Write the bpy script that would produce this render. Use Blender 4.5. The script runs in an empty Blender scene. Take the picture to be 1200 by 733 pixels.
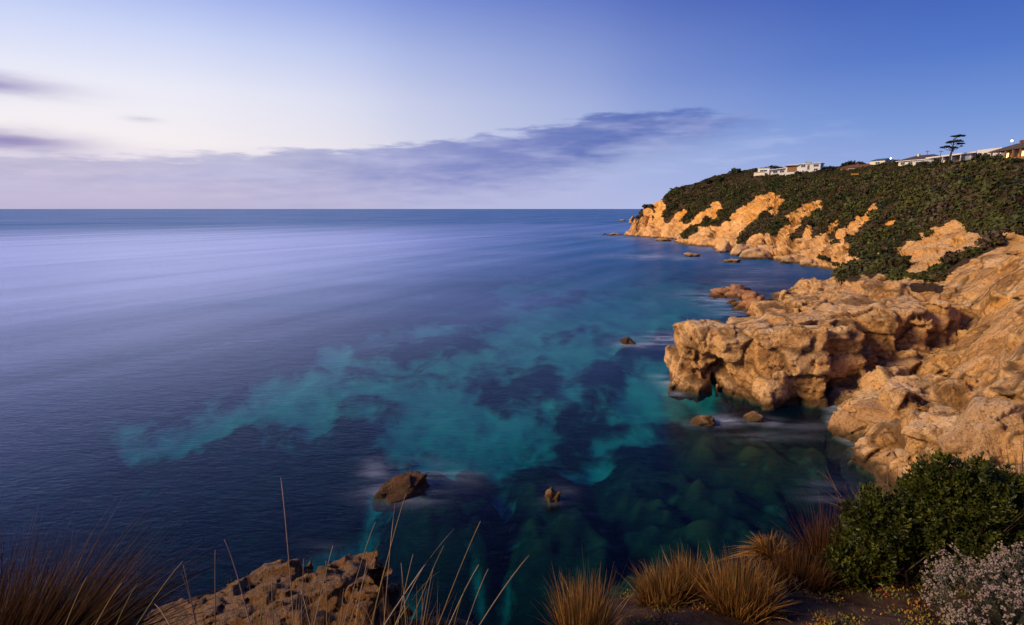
import bpy, bmesh, math, random
import numpy as np
from mathutils import Vector, Matrix

# ------------------------------------------------------------------ camera
C = bpy.context.scene.collection
SC = bpy.context.scene
W0, H0, FPX = 1200.0, 733.0, 655.0
CAMZ = 22.0
PITCH = math.atan((366.5 - 245.0) / FPX)
cp, sp = math.cos(PITCH), math.sin(PITCH)
cam = bpy.data.cameras.new('camera')
cam.sensor_width = 36.0
cam.lens = FPX / W0 * 36.0
cam.clip_start = 0.05
cam.clip_end = 200000
camo = bpy.data.objects.new('camera', cam)
camo.location = (0, 0, CAMZ)
camo.rotation_euler = (math.pi / 2 - PITCH, 0, 0)
C.objects.link(camo)
SC.camera = camo
SC.view_settings.view_transform = 'Standard'
SC.view_settings.look = 'None'
SC.view_settings.gamma = 1
SC.view_settings.exposure = 0.0
SC.view_settings.use_curve_mapping = False
SC.cycles.transparent_max_bounces = 12

SUN_AZ = math.radians(-109)     # from straight ahead, negative = left
SUN_EL = math.radians(27)
SUN_STRENGTH = 5.0
SKY_STRENGTH = 0.95

def lin(r, g, b):
    f = lambda c: (c / 255 / 12.92) if c / 255 <= 0.04045 else ((c / 255 + 0.055) / 1.055) ** 2.4
    return (f(r), f(g), f(b), 1.0)

class NT:
    """small helper round a node tree"""
    def __init__(s, tree):
        s.t = tree; s.n = tree.nodes; s.l = tree.links
    def put(s, sock, v):
        if isinstance(v, bpy.types.NodeSocket): s.l.new(v, sock)
        elif v is not None:
            if hasattr(sock.default_value, '__len__') and not hasattr(v, '__len__'):
                sock.default_value = (v,) * len(sock.default_value)
            else: sock.default_value = v
    def math(s, op, a, b=None, c=None, clamp=False):
        n = s.n.new('ShaderNodeMath'); n.operation = op; n.use_clamp = clamp
        for i, v in enumerate((a, b, c)):
            if v is not None: s.put(n.inputs[i], v)
        return n.outputs[0]
    def mix(s, fac, a, b, mode='MIX'):
        n = s.n.new('ShaderNodeMix'); n.data_type = 'RGBA'; n.blend_type = mode
        s.put(n.inputs[0], fac); s.put(n.inputs[6], a); s.put(n.inputs[7], b)
        return n.outputs[2]
    def ramp(s, fac, stops, interp='LINEAR'):
        n = s.n.new('ShaderNodeValToRGB'); cr = n.color_ramp; cr.interpolation = interp
        while len(cr.elements) < len(stops): cr.elements.new(0.5)
        for e, (p, c) in zip(cr.elements, stops):
            e.position = p
            e.color = c if hasattr(c, '__len__') else (c, c, c, 1)
        s.put(n.inputs[0], fac)
        return n.outputs[0]
    def step(s, v, a, b):
        n = s.n.new('ShaderNodeMapRange'); n.interpolation_type = 'SMOOTHSTEP'
        s.put(n.inputs[0], v); s.put(n.inputs[1], a); s.put(n.inputs[2], b)
        n.inputs[3].default_value = 0; n.inputs[4].default_value = 1
        return n.outputs[0]
    def noise(s, vec, scale, detail=5, rough=0.55, dist=0.0):
        n = s.n.new('ShaderNodeTexNoise')
        if vec is not None: s.l.new(vec, n.inputs['Vector'])
        n.inputs['Scale'].default_value = scale; n.inputs['Detail'].default_value = detail
        n.inputs['Roughness'].default_value = rough; n.inputs['Distortion'].default_value = dist
        return n.outputs[0]
    def voro(s, vec, scale, feature='F1', out='Distance'):
        n = s.n.new('ShaderNodeTexVoronoi'); n.feature = feature
        s.l.new(vec, n.inputs['Vector']); n.inputs['Scale'].default_value = scale
        return n.outputs[out]
    def scale(s, vec, v, rot=(0, 0, 0)):
        n = s.n.new('ShaderNodeMapping'); n.inputs['Scale'].default_value = v
        n.inputs['Rotation'].default_value = rot
        s.l.new(vec, n.inputs['Vector']); return n.outputs[0]
    def pos(s): return s.n.new('ShaderNodeNewGeometry').outputs['Position']
    def attr(s, name):
        n = s.n.new('ShaderNodeAttribute'); n.attribute_name = name
        return n.outputs['Fac']
    def sep(s, v):
        n = s.n.new('ShaderNodeSeparateXYZ'); s.l.new(v, n.inputs[0]); return n.outputs
    def comb(s, x, y, z):
        n = s.n.new('ShaderNodeCombineXYZ')
        for i, v in enumerate((x, y, z)): s.put(n.inputs[i], v)
        return n.outputs[0]
    def curve(s, v, pts, lo, hi, ylo, yhi):
        """piecewise smooth function of v in [lo,hi] to [ylo,yhi]"""
        n = s.n.new('ShaderNodeFloatCurve')
        c = n.mapping.curves[0]
        P = [((p[0] - lo) / (hi - lo), (p[1] - ylo) / (yhi - ylo)) for p in pts]
        while len(c.points) < len(P): c.points.new(0.5, 0.5)
        for q, p in zip(c.points, P): q.location = p
        n.mapping.update()
        t = s.math('DIVIDE', s.math('SUBTRACT', v, lo), hi - lo, clamp=True)
        s.put(n.inputs['Value'], t)
        return s.math('ADD', s.math('MULTIPLY', n.outputs[0], yhi - ylo), ylo)
    def bump(s, h, strength, dist, normal=None):
        n = s.n.new('ShaderNodeBump'); n.inputs['Strength'].default_value = strength
        n.inputs['Distance'].default_value = dist; s.l.new(h, n.inputs['Height'])
        if normal: s.l.new(normal, n.inputs['Normal'])
        return n.outputs[0]

# ------------------------------------------------------------------ world: dusk sky with a long bank of cloud
def build_world():
    w = bpy.data.worlds.new('World'); SC.world = w; w.use_nodes = True
    N = NT(w.node_tree); N.n.clear()
    tc = N.n.new('ShaderNodeTexCoord').outputs['Generated']
    x, y, z = N.sep(tc)
    deg = 180 / math.pi
    az = N.math('MULTIPLY', N.math('ARCTAN2', x, y), deg)
    el = N.math('MULTIPLY', N.math('ARCSINE', z), deg)
    e01 = N.math('DIVIDE', el, 90, clamp=True)
    d = lambda a: a / 90.0
    right = N.ramp(e01, [(0, lin(178, 192, 236)), (d(3), lin(152, 174, 228)), (d(7), lin(116, 150, 218)), (d(12), lin(80, 118, 202)), (d(19), lin(48, 82, 176)), (d(40), lin(48, 76, 160)), (1, lin(34, 54, 122))])
    left = N.ramp(e01, [(0, lin(194, 186, 216)), (d(2.5), lin(216, 206, 230)), (d(5.5), lin(252, 244, 246)), (d(10), lin(240, 240, 253)), (d(14), lin(208, 218, 252)), (d(19), lin(150, 172, 240)), (d(40), lin(84, 112, 198)), (1, lin(34, 54, 122))])
    glow = N.curve(az, [(-180, 0.0), (-110, 0.25), (-60, 0.85), (-38, 1.0), (-24, 0.92), (-8, 0.60), (6, 0.36), (20, 0.12), (42, 0.0), (180, 0.0)], -180, 180, 0, 1)
    sky = N.mix(glow, right, left)
    # cloud bank: a soft-bottomed, streaky layer that rises to the right
    v1 = N.comb(N.math('MULTIPLY', az, 0.10), N.math('MULTIPLY', el, 0.55), 0.0)
    n1 = N.noise(v1, 1.0, 4, 0.55)
    v2 = N.comb(N.math('MULTIPLY', N.math('ADD', az, N.math('MULTIPLY', el, 1.2)), 0.25), N.math('MULTIPLY', N.math('SUBTRACT', el, N.math('MULTIPLY', az, 0.04)), 1.5), 3.7)
    n2 = N.noise(v2, 1.0, 5, 0.55)
    wob = N.math('MULTIPLY', N.math('SUBTRACT', n1, 0.5), 2.6)
    wob2 = N.math('MULTIPLY', N.math('SUBTRACT', n2, 0.5), 2.7)
    ew = N.math('ADD', N.math('ADD', el, wob), wob2)
    hi = N.curve(az, [(-90, 3.8), (-42, 4.2), (-33, 4.2), (-25, 5.0), (-14, 6.0), (-5, 6.8), (3, 7.8), (10, 9.1), (16, 8.9), (21.5, 8.5), (27, 7.2), (60, 5)], -90, 90, -10, 20)
    lo = N.curve(az, [(-90, 0.6), (-42, 1.8), (-20, 1.6), (-5, 1.9), (5, 3.4), (11, 5.2), (17, 6.4), (22, 7.3), (27, 7.2), (60, 6)], -90, 90, -10, 20)
    top = N.math('SUBTRACT', 1.0, N.step(N.math('SUBTRACT', ew, hi), -0.6, 0.25))
    bot = N.step(N.math('SUBTRACT', ew, lo), -2.2, 2.2)
    band = N.math('MULTIPLY', top, bot)
    band = N.math('MULTIPLY', band, N.math('SUBTRACT', 1.0, N.step(az, 20.5, 26)))
    band = N.math('MULTIPLY', band, N.math('ADD', 0.66, N.math('MULTIPLY', n2, 0.6)), clamp=True)
    band = N.math('MULTIPLY', band, N.curve(az, [(-90, 0.5), (-45, 0.6), (-25, 0.75), (-8, 0.95), (5, 1.0), (90, 1.0)], -90, 90, 0, 1))
    # thin veil trailing under the wedge, right of middle
    veil = N.math('MULTIPLY', N.step(n2, 0.45, 0.7), N.math('MULTIPLY', N.step(el, 2.0, 4.5), N.math('SUBTRACT', 1.0, N.step(el, 6.0, 8.5))))
    veil = N.math('MULTIPLY', veil, N.math('MULTIPLY', N.step(az, 2, 14), N.math('SUBTRACT', 1.0, N.step(az, 24, 34))))
    # two small streaks at far left
    def blob(a0, e0, ra, re, k=1.0):
        q = N.math('ADD', N.math('POWER', N.math('DIVIDE', N.math('SUBTRACT', az, a0), ra), 2.0), N.math('POWER', N.math('DIVIDE', N.math('SUBTRACT', N.math('ADD', el, N.math('MULTIPLY', wob2, 0.35)), e0), re), 2.0))
        return N.math('MULTIPLY', N.math('EXPONENT', N.math('MULTIPLY', q, -1.0)), k)
    st = N.math('ADD', blob(-43.5, 8.9, 5.5, 0.7, 0.95), N.math('ADD', blob(-41.0, 5.0, 4.6, 0.75, 0.9), blob(-32.3, 7.2, 1.2, 0.25, 0.3)))
    ccol = N.ramp(N.math('DIVIDE', N.math('ADD', az, 45), 70, clamp=True), [(0, lin(160, 156, 198)), (0.3, lin(156, 160, 206)), (0.55, lin(128, 138, 200)), (0.8, lin(88, 110, 184)), (1, lin(96, 122, 196))])
    sky = N.mix(N.math('MULTIPLY', veil, 0.35), sky, lin(186, 198, 240))
    ccol = N.mix(N.math('MULTIPLY', N.step(n1, 0.42, 0.72), 0.55), ccol, lin(196, 198, 236))
    sky = N.mix(N.math('MULTIPLY', band, 0.95), sky, ccol)
    sky = N.mix(st, sky, lin(140, 130, 188))
    ns = N.n.new('ShaderNodeTexSky'); ns.sky_type = 'NISHITA'; ns.sun_disc = False
    ns.sun_elevation = math.radians(6); ns.sun_rotation = SUN_AZ
    ns.altitude = 22
    bg = N.n.new('ShaderNodeBackground'); N.l.new(sky, bg.inputs[0]); bg.inputs[1].default_value = SKY_STRENGTH
    bg2 = N.n.new('ShaderNodeBackground'); N.l.new(ns.outputs[0], bg2.inputs[0]); bg2.inputs[1].default_value = 0.004
    ad = N.n.new('ShaderNodeAddShader'); N.l.new(bg.outputs[0], ad.inputs[0]); N.l.new(bg2.outputs[0], ad.inputs[1])
    o = N.n.new('ShaderNodeOutputWorld'); N.l.new(ad.outputs[0], o.inputs[0])
build_world()

sl = bpy.data.lights.new('sun', 'SUN')
sl.energy = SUN_STRENGTH; sl.angle = math.radians(15); sl.color = (1.0, 0.72, 0.40)
so = bpy.data.objects.new('sun', sl)
sdir = Vector((math.sin(SUN_AZ) * math.cos(SUN_EL), math.cos(SUN_AZ) * math.cos(SUN_EL), math.sin(SUN_EL)))
so.rotation_euler = sdir.to_track_quat('Z', 'Y').to_euler()
so.location = (-40, 10, 60)
C.objects.link(so)

# ------------------------------------------------------------------ place helpers
def ray(px, py):
    u = (px - 600.0) / FPX; v = (366.5 - py) / FPX
    return u, cp + v * sp, -sp + v * cp
def P(px, py, D):
    x, y, z = ray(px, py); t = D / y
    return np.array((x * t, D, CAMZ + z * t))
def PZ(px, py, Z=0.0):
    x, y, z = ray(px, py); t = (Z - CAMZ) / z
    return np.array((x * t, y * t, Z))
def project(X, Y, Z):
    dz = Z - CAMZ
    f = Y * cp - dz * sp
    u = Y * sp + dz * cp
    f = np.where(np.abs(f) < 1e-3, 1e-3, f)
    return 600 + FPX * X / f, 366.5 - FPX * u / f
def S(px, py=300):
    x, y, z = ray(px, py); return x / y

# ------------------------------------------------------------------ numpy noise
_r = np.random.RandomState(5)
_perm = _r.permutation(256).astype(np.int32)
_grad = _r.normal(size=(256, 3)).astype(np.float32); _grad /= np.linalg.norm(_grad, axis=1)[:, None]
def pn(p, scale, seed=0):
    p = np.asarray(p, np.float32) / scale + seed * 17.31
    i = np.floor(p).astype(np.int32); f = p - i
    u = f * f * f * (f * (f * 6 - 15) + 10)
    r = 0
    for dx in (0, 1):
        hx = _perm[(i[..., 0] + dx) & 255]; wx = u[..., 0] if dx else 1 - u[..., 0]
        for dy in (0, 1):
            hy = _perm[(hx + i[..., 1] + dy) & 255]; wy = wx * (u[..., 1] if dy else 1 - u[..., 1])
            for dz in (0, 1):
                g = _grad[_perm[(hy + i[..., 2] + dz) & 255]]
                w = wy * (u[..., 2] if dz else 1 - u[..., 2])
                r = r + w * (g[..., 0] * (f[..., 0] - dx) + g[..., 1] * (f[..., 1] - dy) + g[..., 2] * (f[..., 2] - dz))
    return r * 1.6
def fbm(p, scale, oct=4, seed=0, gain=0.5):
    a, r = 1.0, 0
    for k in range(oct):
        r = r + a * pn(p, scale / 2 ** k, seed + k); a *= gain
    return r
def ridged(p, scale, oct=3, seed=0):
    a, r = 1.0, 0
    for k in range(oct):
        r = r + a * (1 - 2 * np.abs(pn(p, scale / 2 ** k, seed + k))); a *= 0.5
    return r / 1.75
def cells(p, scale, seed=0):
    """F1 and F2 of a jittered cell pattern"""
    p = np.asarray(p, np.float32) / scale + seed * 9.7
    i = np.floor(p).astype(np.int32); f = p - i
    f1 = np.full(p.shape[:-1], 9.0, np.float32); f2 = f1.copy()
    for dx in (-1, 0, 1):
        hx = _perm[(i[..., 0] + dx) & 255]
        for dy in (-1, 0, 1):
            hy = _perm[(hx + i[..., 1] + dy) & 255]
            for dz in (-1, 0, 1):
                h = _perm[(hy + i[..., 2] + dz) & 255]
                g = _grad[h] * 0.45 + 0.5
                d = np.sqrt((dx + g[..., 0] - f[..., 0]) ** 2 + (dy + g[..., 1] - f[..., 1]) ** 2 + (dz + g[..., 2] - f[..., 2]) ** 2)
                f2 = np.minimum(f2, np.maximum(f1, d)); f1 = np.minimum(f1, d)
    return f1, f2
def facets(p, scale, seed=0):
    """tilted flat facets, one per jittered cell: broken-stone relief in about [-1,1]"""
    p = np.asarray(p, np.float32) / scale + seed * 9.7
    i = np.floor(p).astype(np.int32); f = p - i
    best = np.full(p.shape[:-1], 9.0, np.float32); val = np.zeros_like(best)
    for dx in (-1, 0, 1):
        hx = _perm[(i[..., 0] + dx) & 255]
        for dy in (-1, 0, 1):
            hy = _perm[(hx + i[..., 1] + dy) & 255]
            for dz in (-1, 0, 1):
                h = _perm[(hy + i[..., 2] + dz) & 255]
                g = _grad[h] * 0.45 + 0.5
                ex, ey, ez = f[..., 0] - dx - g[..., 0], f[..., 1] - dy - g[..., 1], f[..., 2] - dz - g[..., 2]
                d = ex * ex + ey * ey + ez * ez
                m = d < best; q = _grad[(h * 7 + 13) & 255]
                val = np.where(m, q[..., 0] * ex + q[..., 1] * ey + q[..., 2] * ez + q[..., 1] * 0.35, val); best = np.where(m, d, best)
    return val
def blocks(p, size, rot, seed=0):
    """rock split by three sets of joints: returns each block's own offset in [-.5,.5] and the distance to the nearest joint (m)"""
    Rm = np.array(Matrix.Rotation(rot[0], 3, 'Z') @ Matrix.Rotation(rot[1], 3, 'X') @ Matrix.Rotation(rot[2], 3, 'Y'), np.float32)
    q = (np.asarray(p, np.float32) @ Rm) / np.array(size, np.float32) + seed * 3.7
    kz = np.floor(q[..., 2]).astype(np.int32)                     # beds; joints are staggered from bed to bed
    sh = _perm[kz & 255] / 256.0
    qx = q[..., 0] + sh; kx = np.floor(qx).astype(np.int32)
    qy = q[..., 1] + _perm[(kx * 3 + kz) & 255] / 256.0; ky = np.floor(qy).astype(np.int32)
    r = _perm[(_perm[(_perm[kx & 255] + ky) & 255] + kz) & 255] / 255.0 - 0.5
    e = [np.minimum(a - k, 1 - (a - k)) * sz for a, k, sz in ((qx, kx, size[0]), (qy, ky, size[1]), (q[..., 2], kz, size[2]))]
    return r.astype(np.float32), np.minimum(np.minimum(e[0], e[1]), e[2]).astype(np.float32)
def sstep(x, a, b):
    t = np.clip((x - a) / (b - a), 0, 1); return t * t * (3 - 2 * t)

# ------------------------------------------------------------------ object helpers
def mesh_np(name, V, F, attrs=None, smooth=True):
    """V (n,3), F (m,3|4) arrays to a mesh datablock"""
    V = np.ascontiguousarray(V, np.float32); F = np.ascontiguousarray(F, np.int32)
    me = bpy.data.meshes.new(name)
    k = F.shape[1]
    me.vertices.add(len(V)); me.vertices.foreach_set('co', V.ravel())
    me.loops.add(F.size); me.loops.foreach_set('vertex_index', F.ravel())
    me.polygons.add(len(F)); me.polygons.foreach_set('loop_start', np.arange(0, F.size, k, dtype=np.int32))
    me.polygons.foreach_set('use_smooth', np.full(len(F), smooth, dtype=bool))
    for a, val in (attrs or {}).items():
        at = me.attributes.new(a, 'FLOAT', 'POINT'); at.data.foreach_set('value', np.ascontiguousarray(val, np.float32))
    me.update(calc_edges=True); me.validate()
    return me
def link(name, me, mat, parent=None, label=None, cat=None, group=None, kind=None, loc=None):
    o = bpy.data.objects.new(name, me)
    if me is not None and mat is not None and not me.materials: me.materials.append(mat)
    C.objects.link(o)
    if parent: o.parent = parent
    if loc is not None: o.location = loc
    if label: o['label'] = label
    if cat: o['category'] = cat
    if group: o['group'] = group
    if kind: o['kind'] = kind
    return o
def grid_faces(nr, nc):
    a = (np.arange(nr - 1)[:, None] * nc + np.arange(nc - 1)[None, :]).ravel()
    return np.stack([a, a + 1, a + nc + 1, a + nc], 1)
def grid_normals(G):
    du = np.gradient(G, axis=1); dv = np.gradient(G, axis=0)
    n = np.cross(du, dv); n /= np.linalg.norm(n, axis=2)[..., None] + 1e-9
    return n
class MB:
    """collects boxes, prisms and tubes into one mesh"""
    def __init__(s): s.v = []; s.f = []
    def add(s, vs, fs):
        b = len(s.v); s.v += [tuple(v) for v in vs]; s.f += [tuple(b + i for i in f) for f in fs]
    def box(s, x0, x1, y0, y1, z0, z1):
        s.add([(x, y, z) for z in (z0, z1) for y in (y0, y1) for x in (x0, x1)], [(0, 2, 3, 1), (4, 5, 7, 6), (0, 1, 5, 4), (2, 6, 7, 3), (0, 4, 6, 2), (1, 3, 7, 5)])
    def prism(s, bot, topp):
        n = len(bot); s.add(list(bot) + list(topp), [tuple(range(n - 1, -1, -1)), tuple(range(n, 2 * n))] + [(i, (i + 1) % n, n + (i + 1) % n, n + i) for i in range(n)])
    def tube(s, pts, rad, n=6):
        b = len(s.v); pts = [Vector(p) for p in pts]
        for i, p in enumerate(pts):
            t = (pts[min(i + 1, len(pts) - 1)] - pts[max(i - 1, 0)]).normalized()
            a = t.orthogonal().normalized(); c = t.cross(a)
            r = rad[i] if hasattr(rad, '__len__') else rad
            for k in range(n):
                an = 2 * math.pi * k / n; s.v.append(tuple(p + (a * math.cos(an) + c * math.sin(an)) * r))
        for i in range(len(pts) - 1):
            for k in range(n):
                k2 = (k + 1) % n; s.f.append((b + i * n + k, b + i * n + k2, b + (i + 1) * n + k2, b + (i + 1) * n + k))
        s.f.append(tuple(b + k for k in range(n - 1, -1, -1))); e = b + (len(pts) - 1) * n
        s.f.append(tuple(e + k for k in range(n)))
    def build(s, name, mat, parent=None, smooth=False, **kw):
        me = bpy.data.meshes.new(name); me.from_pydata(s.v, [], s.f); me.update()
        if smooth: me.polygons.foreach_set('use_smooth', np.full(len(me.polygons), True, dtype=bool))
        return link(name, me, mat, parent, **kw)
def empty(name, loc, label=None, cat=None, group=None, rz=0):
    o = link(name, None, None, label=label, cat=cat, group=group, loc=loc); o.rotation_euler = (0, 0, rz); return o

# ------------------------------------------------------------------ materials
def mat_new(name):
    m = bpy.data.materials.new(name); m.use_nodes = True
    N = NT(m.node_tree); N.n.clear()
    o = N.n.new('ShaderNodeOutputMaterial')
    return m, N, o
def principled(N, o, col, rough=0.9, normal=None, spec=0.3):
    b = N.n.new('ShaderNodeBsdfPrincipled')
    N.put(b.inputs['Base Color'], col); N.put(b.inputs['Roughness'], rough)
    b.inputs['Specular IOR Level'].default_value = spec
    if normal: N.l.new(normal, b.inputs['Normal'])
    N.l.new(b.outputs[0], o.inputs[0]); return b
def plain(name, col, rough=0.7, var=0.15, scale=2.0, spec=0.3, emit=None, es=0):
    m, N, o = mat_new(name)
    n = N.noise(N.pos(), scale, 5)
    c = N.mix(N.math('MULTIPLY', n, var * 2), col, tuple(c * 0.55 for c in col[:3]) + (1,))
    b = principled(N, o, c, rough, N.bump(n, 0.15, 0.05), spec)
    if emit: b.inputs['Emission Color'].default_value = emit; b.inputs['Emission Strength'].default_value = es
    return m
def rock_material(name, fine=1.0, tint=(1, 1, 1), veg=False, wet=1.0, pale=0.55):
    m, N, o = mat_new(name)
    p = N.pos(); z = N.sep(p)[2]
    T = lambda r, g, b: (r * tint[0], g * tint[1], b * tint[2], 1)
    big = N.noise(p, 0.09 * fine, 5, 0.6, 0.6)
    mid = N.noise(p, 0.55 * fine, 6, 0.62, 0.4)
    sm = N.noise(p, 2.6 * fine, 7, 0.68)
    c = N.ramp(big, [(0.28, T(0.34, 0.19, 0.08)), (0.40, T(0.55, 0.26, 0.045)), (0.50, T(0.50, 0.29, 0.11)), (0.58, T(0.55, 0.38, 0.22)), (0.70, T(0.56, 0.28, 0.05))])
    c2 = N.ramp(mid, [(0.28, T(0.19, 0.095, 0.035)), (0.44, T(0.47, 0.25, 0.075)), (0.58, T(0.54, 0.34, 0.15)), (0.75, T(0.62, 0.50, 0.36))])
    c = N.mix(0.55, c, c2)
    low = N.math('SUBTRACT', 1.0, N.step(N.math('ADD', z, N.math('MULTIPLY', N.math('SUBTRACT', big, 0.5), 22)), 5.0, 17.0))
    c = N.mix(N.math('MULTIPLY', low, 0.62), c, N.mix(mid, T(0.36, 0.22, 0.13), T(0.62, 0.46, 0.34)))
    # paler colour on the upward-facing tops
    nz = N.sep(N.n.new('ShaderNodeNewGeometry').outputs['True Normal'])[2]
    top_pale = N.math('MULTIPLY', N.step(N.math('ADD', nz, N.math('MULTIPLY', N.math('SUBTRACT', mid, 0.5), 0.8)), 0.62, 0.98), pale)
    c = N.mix(top_pale, c, T(0.58, 0.47, 0.37))
    gr = N.noise(p, 8.0 * fine, 6, 0.75)
    c = N.mix(1.0, c, N.ramp(gr, [(0.30, 0.6), (0.48, 1.36), (0.7, 1.7)]), 'MULTIPLY')
    if veg:
        bd = N.attr('bed')
        c = N.mix(1.0, c, N.ramp(bd, [(0.0, (0.66, 0.58, 0.48, 1)), (0.35, (1.0, 0.92, 0.74, 1)), (0.6, (1.08, 1.0, 0.9, 1)), (1.0, (1.18, 1.2, 1.25, 1))]), 'MULTIPLY')
        c = N.mix(N.math('MULTIPLY', N.attr('crack'), 0.8), c, T(0.10, 0.055, 0.028))
    # dark speckle, pits and creases
    c = N.mix(N.math('MULTIPLY', N.math('SUBTRACT', 1.0, N.step(sm, 0.34, 0.5)), 0.62), c, T(0.12, 0.062, 0.028))
    rn = N.n.new('ShaderNodeTexNoise'); rn.noise_type = 'RIDGED_MULTIFRACTAL'; rn.inputs['Scale'].default_value = 0.5 * fine; rn.inputs['Detail'].default_value = 5; rn.inputs['Distortion'].default_value = 0.5
    N.l.new(N.scale(p, (1, 1, 1.4), (0.5, 0.3, 0)), rn.inputs['Vector'])
    crk = N.step(rn.outputs[0], 0.62, 0.95)
    c = N.mix(N.math('MULTIPLY', crk, 0.30), c, T(0.16, 0.085, 0.035))
    if veg:
        a = N.attr('veg')
        soil = N.ramp(sm, [(0.3, (0.035, 0.022, 0.012, 1)), (0.6, (0.085, 0.05, 0.028, 1)), (0.8, (0.06, 0.055, 0.02, 1))])
        c = N.mix(N.step(N.math('ADD', a, N.math('MULTIPLY', N.math('SUBTRACT', mid, 0.5), 0.7)), 0.30, 0.6), c, soil)
    # tide-stained foot
    if wet:
        zz = N.math('ADD', z, N.math('MULTIPLY', N.math('SUBTRACT', mid, 0.5), 1.6))
        wf = N.math('MULTIPLY', N.math('SUBTRACT', 1.0, N.step(zz, 0.35, 1.5)), 0.88 * wet)
        c = N.mix(wf, c, (0.055, 0.034, 0.018, 1))
    h = N.math('ADD', N.math('MULTIPLY', mid, 1.0), N.math('ADD', N.math('MULTIPLY', sm, 0.7), N.math('MULTIPLY', crk, -0.25)))
    h = N.math('ADD', h, N.math('MULTIPLY', N.noise(p, 7.0 * fine, 6, 0.75), 0.40))
    sub = N.math('SUBTRACT', 1.0, N.step(z, -0.5, 0.05))
    c = N.mix(sub, c, N.ramp(sm, [(0.3, (0.003, 0.005, 0.004, 1)), (0.7, (0.014, 0.016, 0.010, 1))]))
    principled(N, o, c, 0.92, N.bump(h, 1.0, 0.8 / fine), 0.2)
    return m
M = {}
M['cliff'] = rock_material('sandstone_cliff', 1.0, (1.06, 1.0, 0.82), veg=True, pale=0.5)
M['rock'] = rock_material('sandstone_rock', 1.3, (0.98, 0.93, 0.82))
M['boulder'] = rock_material('sandstone_boulder', 1.8, (0.78, 0.70, 0.58), pale=0.25)
M['reef'] = rock_material('reef_rock', 1.8, (0.66, 0.50, 0.42), pale=0.2)
M['seark'] = rock_material('sea_rock', 2.2, (0.24, 0.19, 0.16), wet=0.7, pale=0.15)
M['ledge'] = rock_material('ledge_rock', 4.0, (0.33, 0.29, 0.29), wet=0, pale=0.45)

def leaf_mat(name, cols, trans=0.25, rough=0.6, byinst=False, nscale=0.6):
    m, N, o = mat_new(name)
    if byinst:
        r = N.n.new('ShaderNodeObjectInfo').outputs['Random']
        r = N.math('ADD', N.math('MULTIPLY', r, 0.45), N.math('MULTIPLY', N.math('SUBTRACT', N.noise(N.pos(), 0.045, 3), 0.3), 1.5), clamp=True)
    else:
        r = N.attr('tone')
    k = len(cols) - 1
    c = N.ramp(r, [(i / k, col) for i, col in enumerate(cols)])
    b = principled(N, o, c, rough, None, 0.25)
    t = N.n.new('ShaderNodeBsdfTranslucent'); N.put(t.inputs[0], c)
    mx = N.n.new('ShaderNodeMixShader'); mx.inputs[0].default_value = trans
    N.l.new(b.outputs[0], mx.inputs[1]); N.l.new(t.outputs[0], mx.inputs[2]); N.l.new(mx.outputs[0], o.inputs[0])
    return m
M['scrub'] = leaf_mat('scrub_leaf', [(0.010, 0.018, 0.005, 1), (0.036, 0.052, 0.010, 1), (0.014, 0.021, 0.007, 1), (0.07, 0.075, 0.014, 1), (0.04, 0.024, 0.014, 1), (0.045, 0.06, 0.011, 1), (0.075, 0.045, 0.026, 1), (0.10, 0.085, 0.055, 1)], 0.12, byinst=True)
M['tree'] = leaf_mat('dark_tree_leaf', [(0.014, 0.02, 0.010, 1), (0.03, 0.036, 0.016, 1)], 0.1)
M['bushleaf'] = leaf_mat('glossy_bush_leaf', [(0.014, 0.019, 0.003, 1), (0.036, 0.046, 0.005, 1), (0.11, 0.12, 0.014, 1)], 0.2, 0.45)
M['tussock'] = leaf_mat('dry_tussock_blade', [(0.016, 0.007, 0.003, 1), (0.11, 0.046, 0.010, 1), (0.31, 0.145, 0.033, 1), (0.27, 0.165, 0.07, 1), (0.10, 0.10, 0.015, 1)], 0.3)
M['darktuss'] = leaf_mat('brown_tussock_blade', [(0.012, 0.005, 0.002, 1), (0.045, 0.017, 0.006, 1), (0.11, 0.045, 0.013, 1), (0.07, 0.038, 0.017, 1)], 0.25)
M['stalk'] = leaf_mat('grass_stalk', [(0.16, 0.10, 0.06, 1), (0.30, 0.23, 0.19, 1), (0.34, 0.22, 0.10, 1), (0.16, 0.17, 0.03, 1)], 0.1)
M['flower'] = leaf_mat('pale_flower_head', [(0.15, 0.10, 0.10, 1), (0.27, 0.21, 0.21, 1), (0.20, 0.15, 0.14, 1)], 0.15, 0.8)
M['greyleaf'] = leaf_mat('grey_shrub_leaf', [(0.05, 0.055, 0.04, 1), (0.13, 0.14, 0.10, 1)], 0.15, 0.7)
M['succulent'] = leaf_mat('succulent_leaf', [(0.05, 0.075, 0.02, 1), (0.12, 0.14, 0.03, 1), (0.34, 0.25, 0.03, 1), (0.35, 0.12, 0.03, 1), (0.16, 0.05, 0.03, 1)], 0.2, 0.5)
M['twig'] = plain('dry_twig', (0.10, 0.065, 0.045, 1), 0.9, 0.3, 20)
M['bark'] = plain('dark_bark', (0.05, 0.035, 0.025, 1), 0.9, 0.3, 8)

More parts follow.
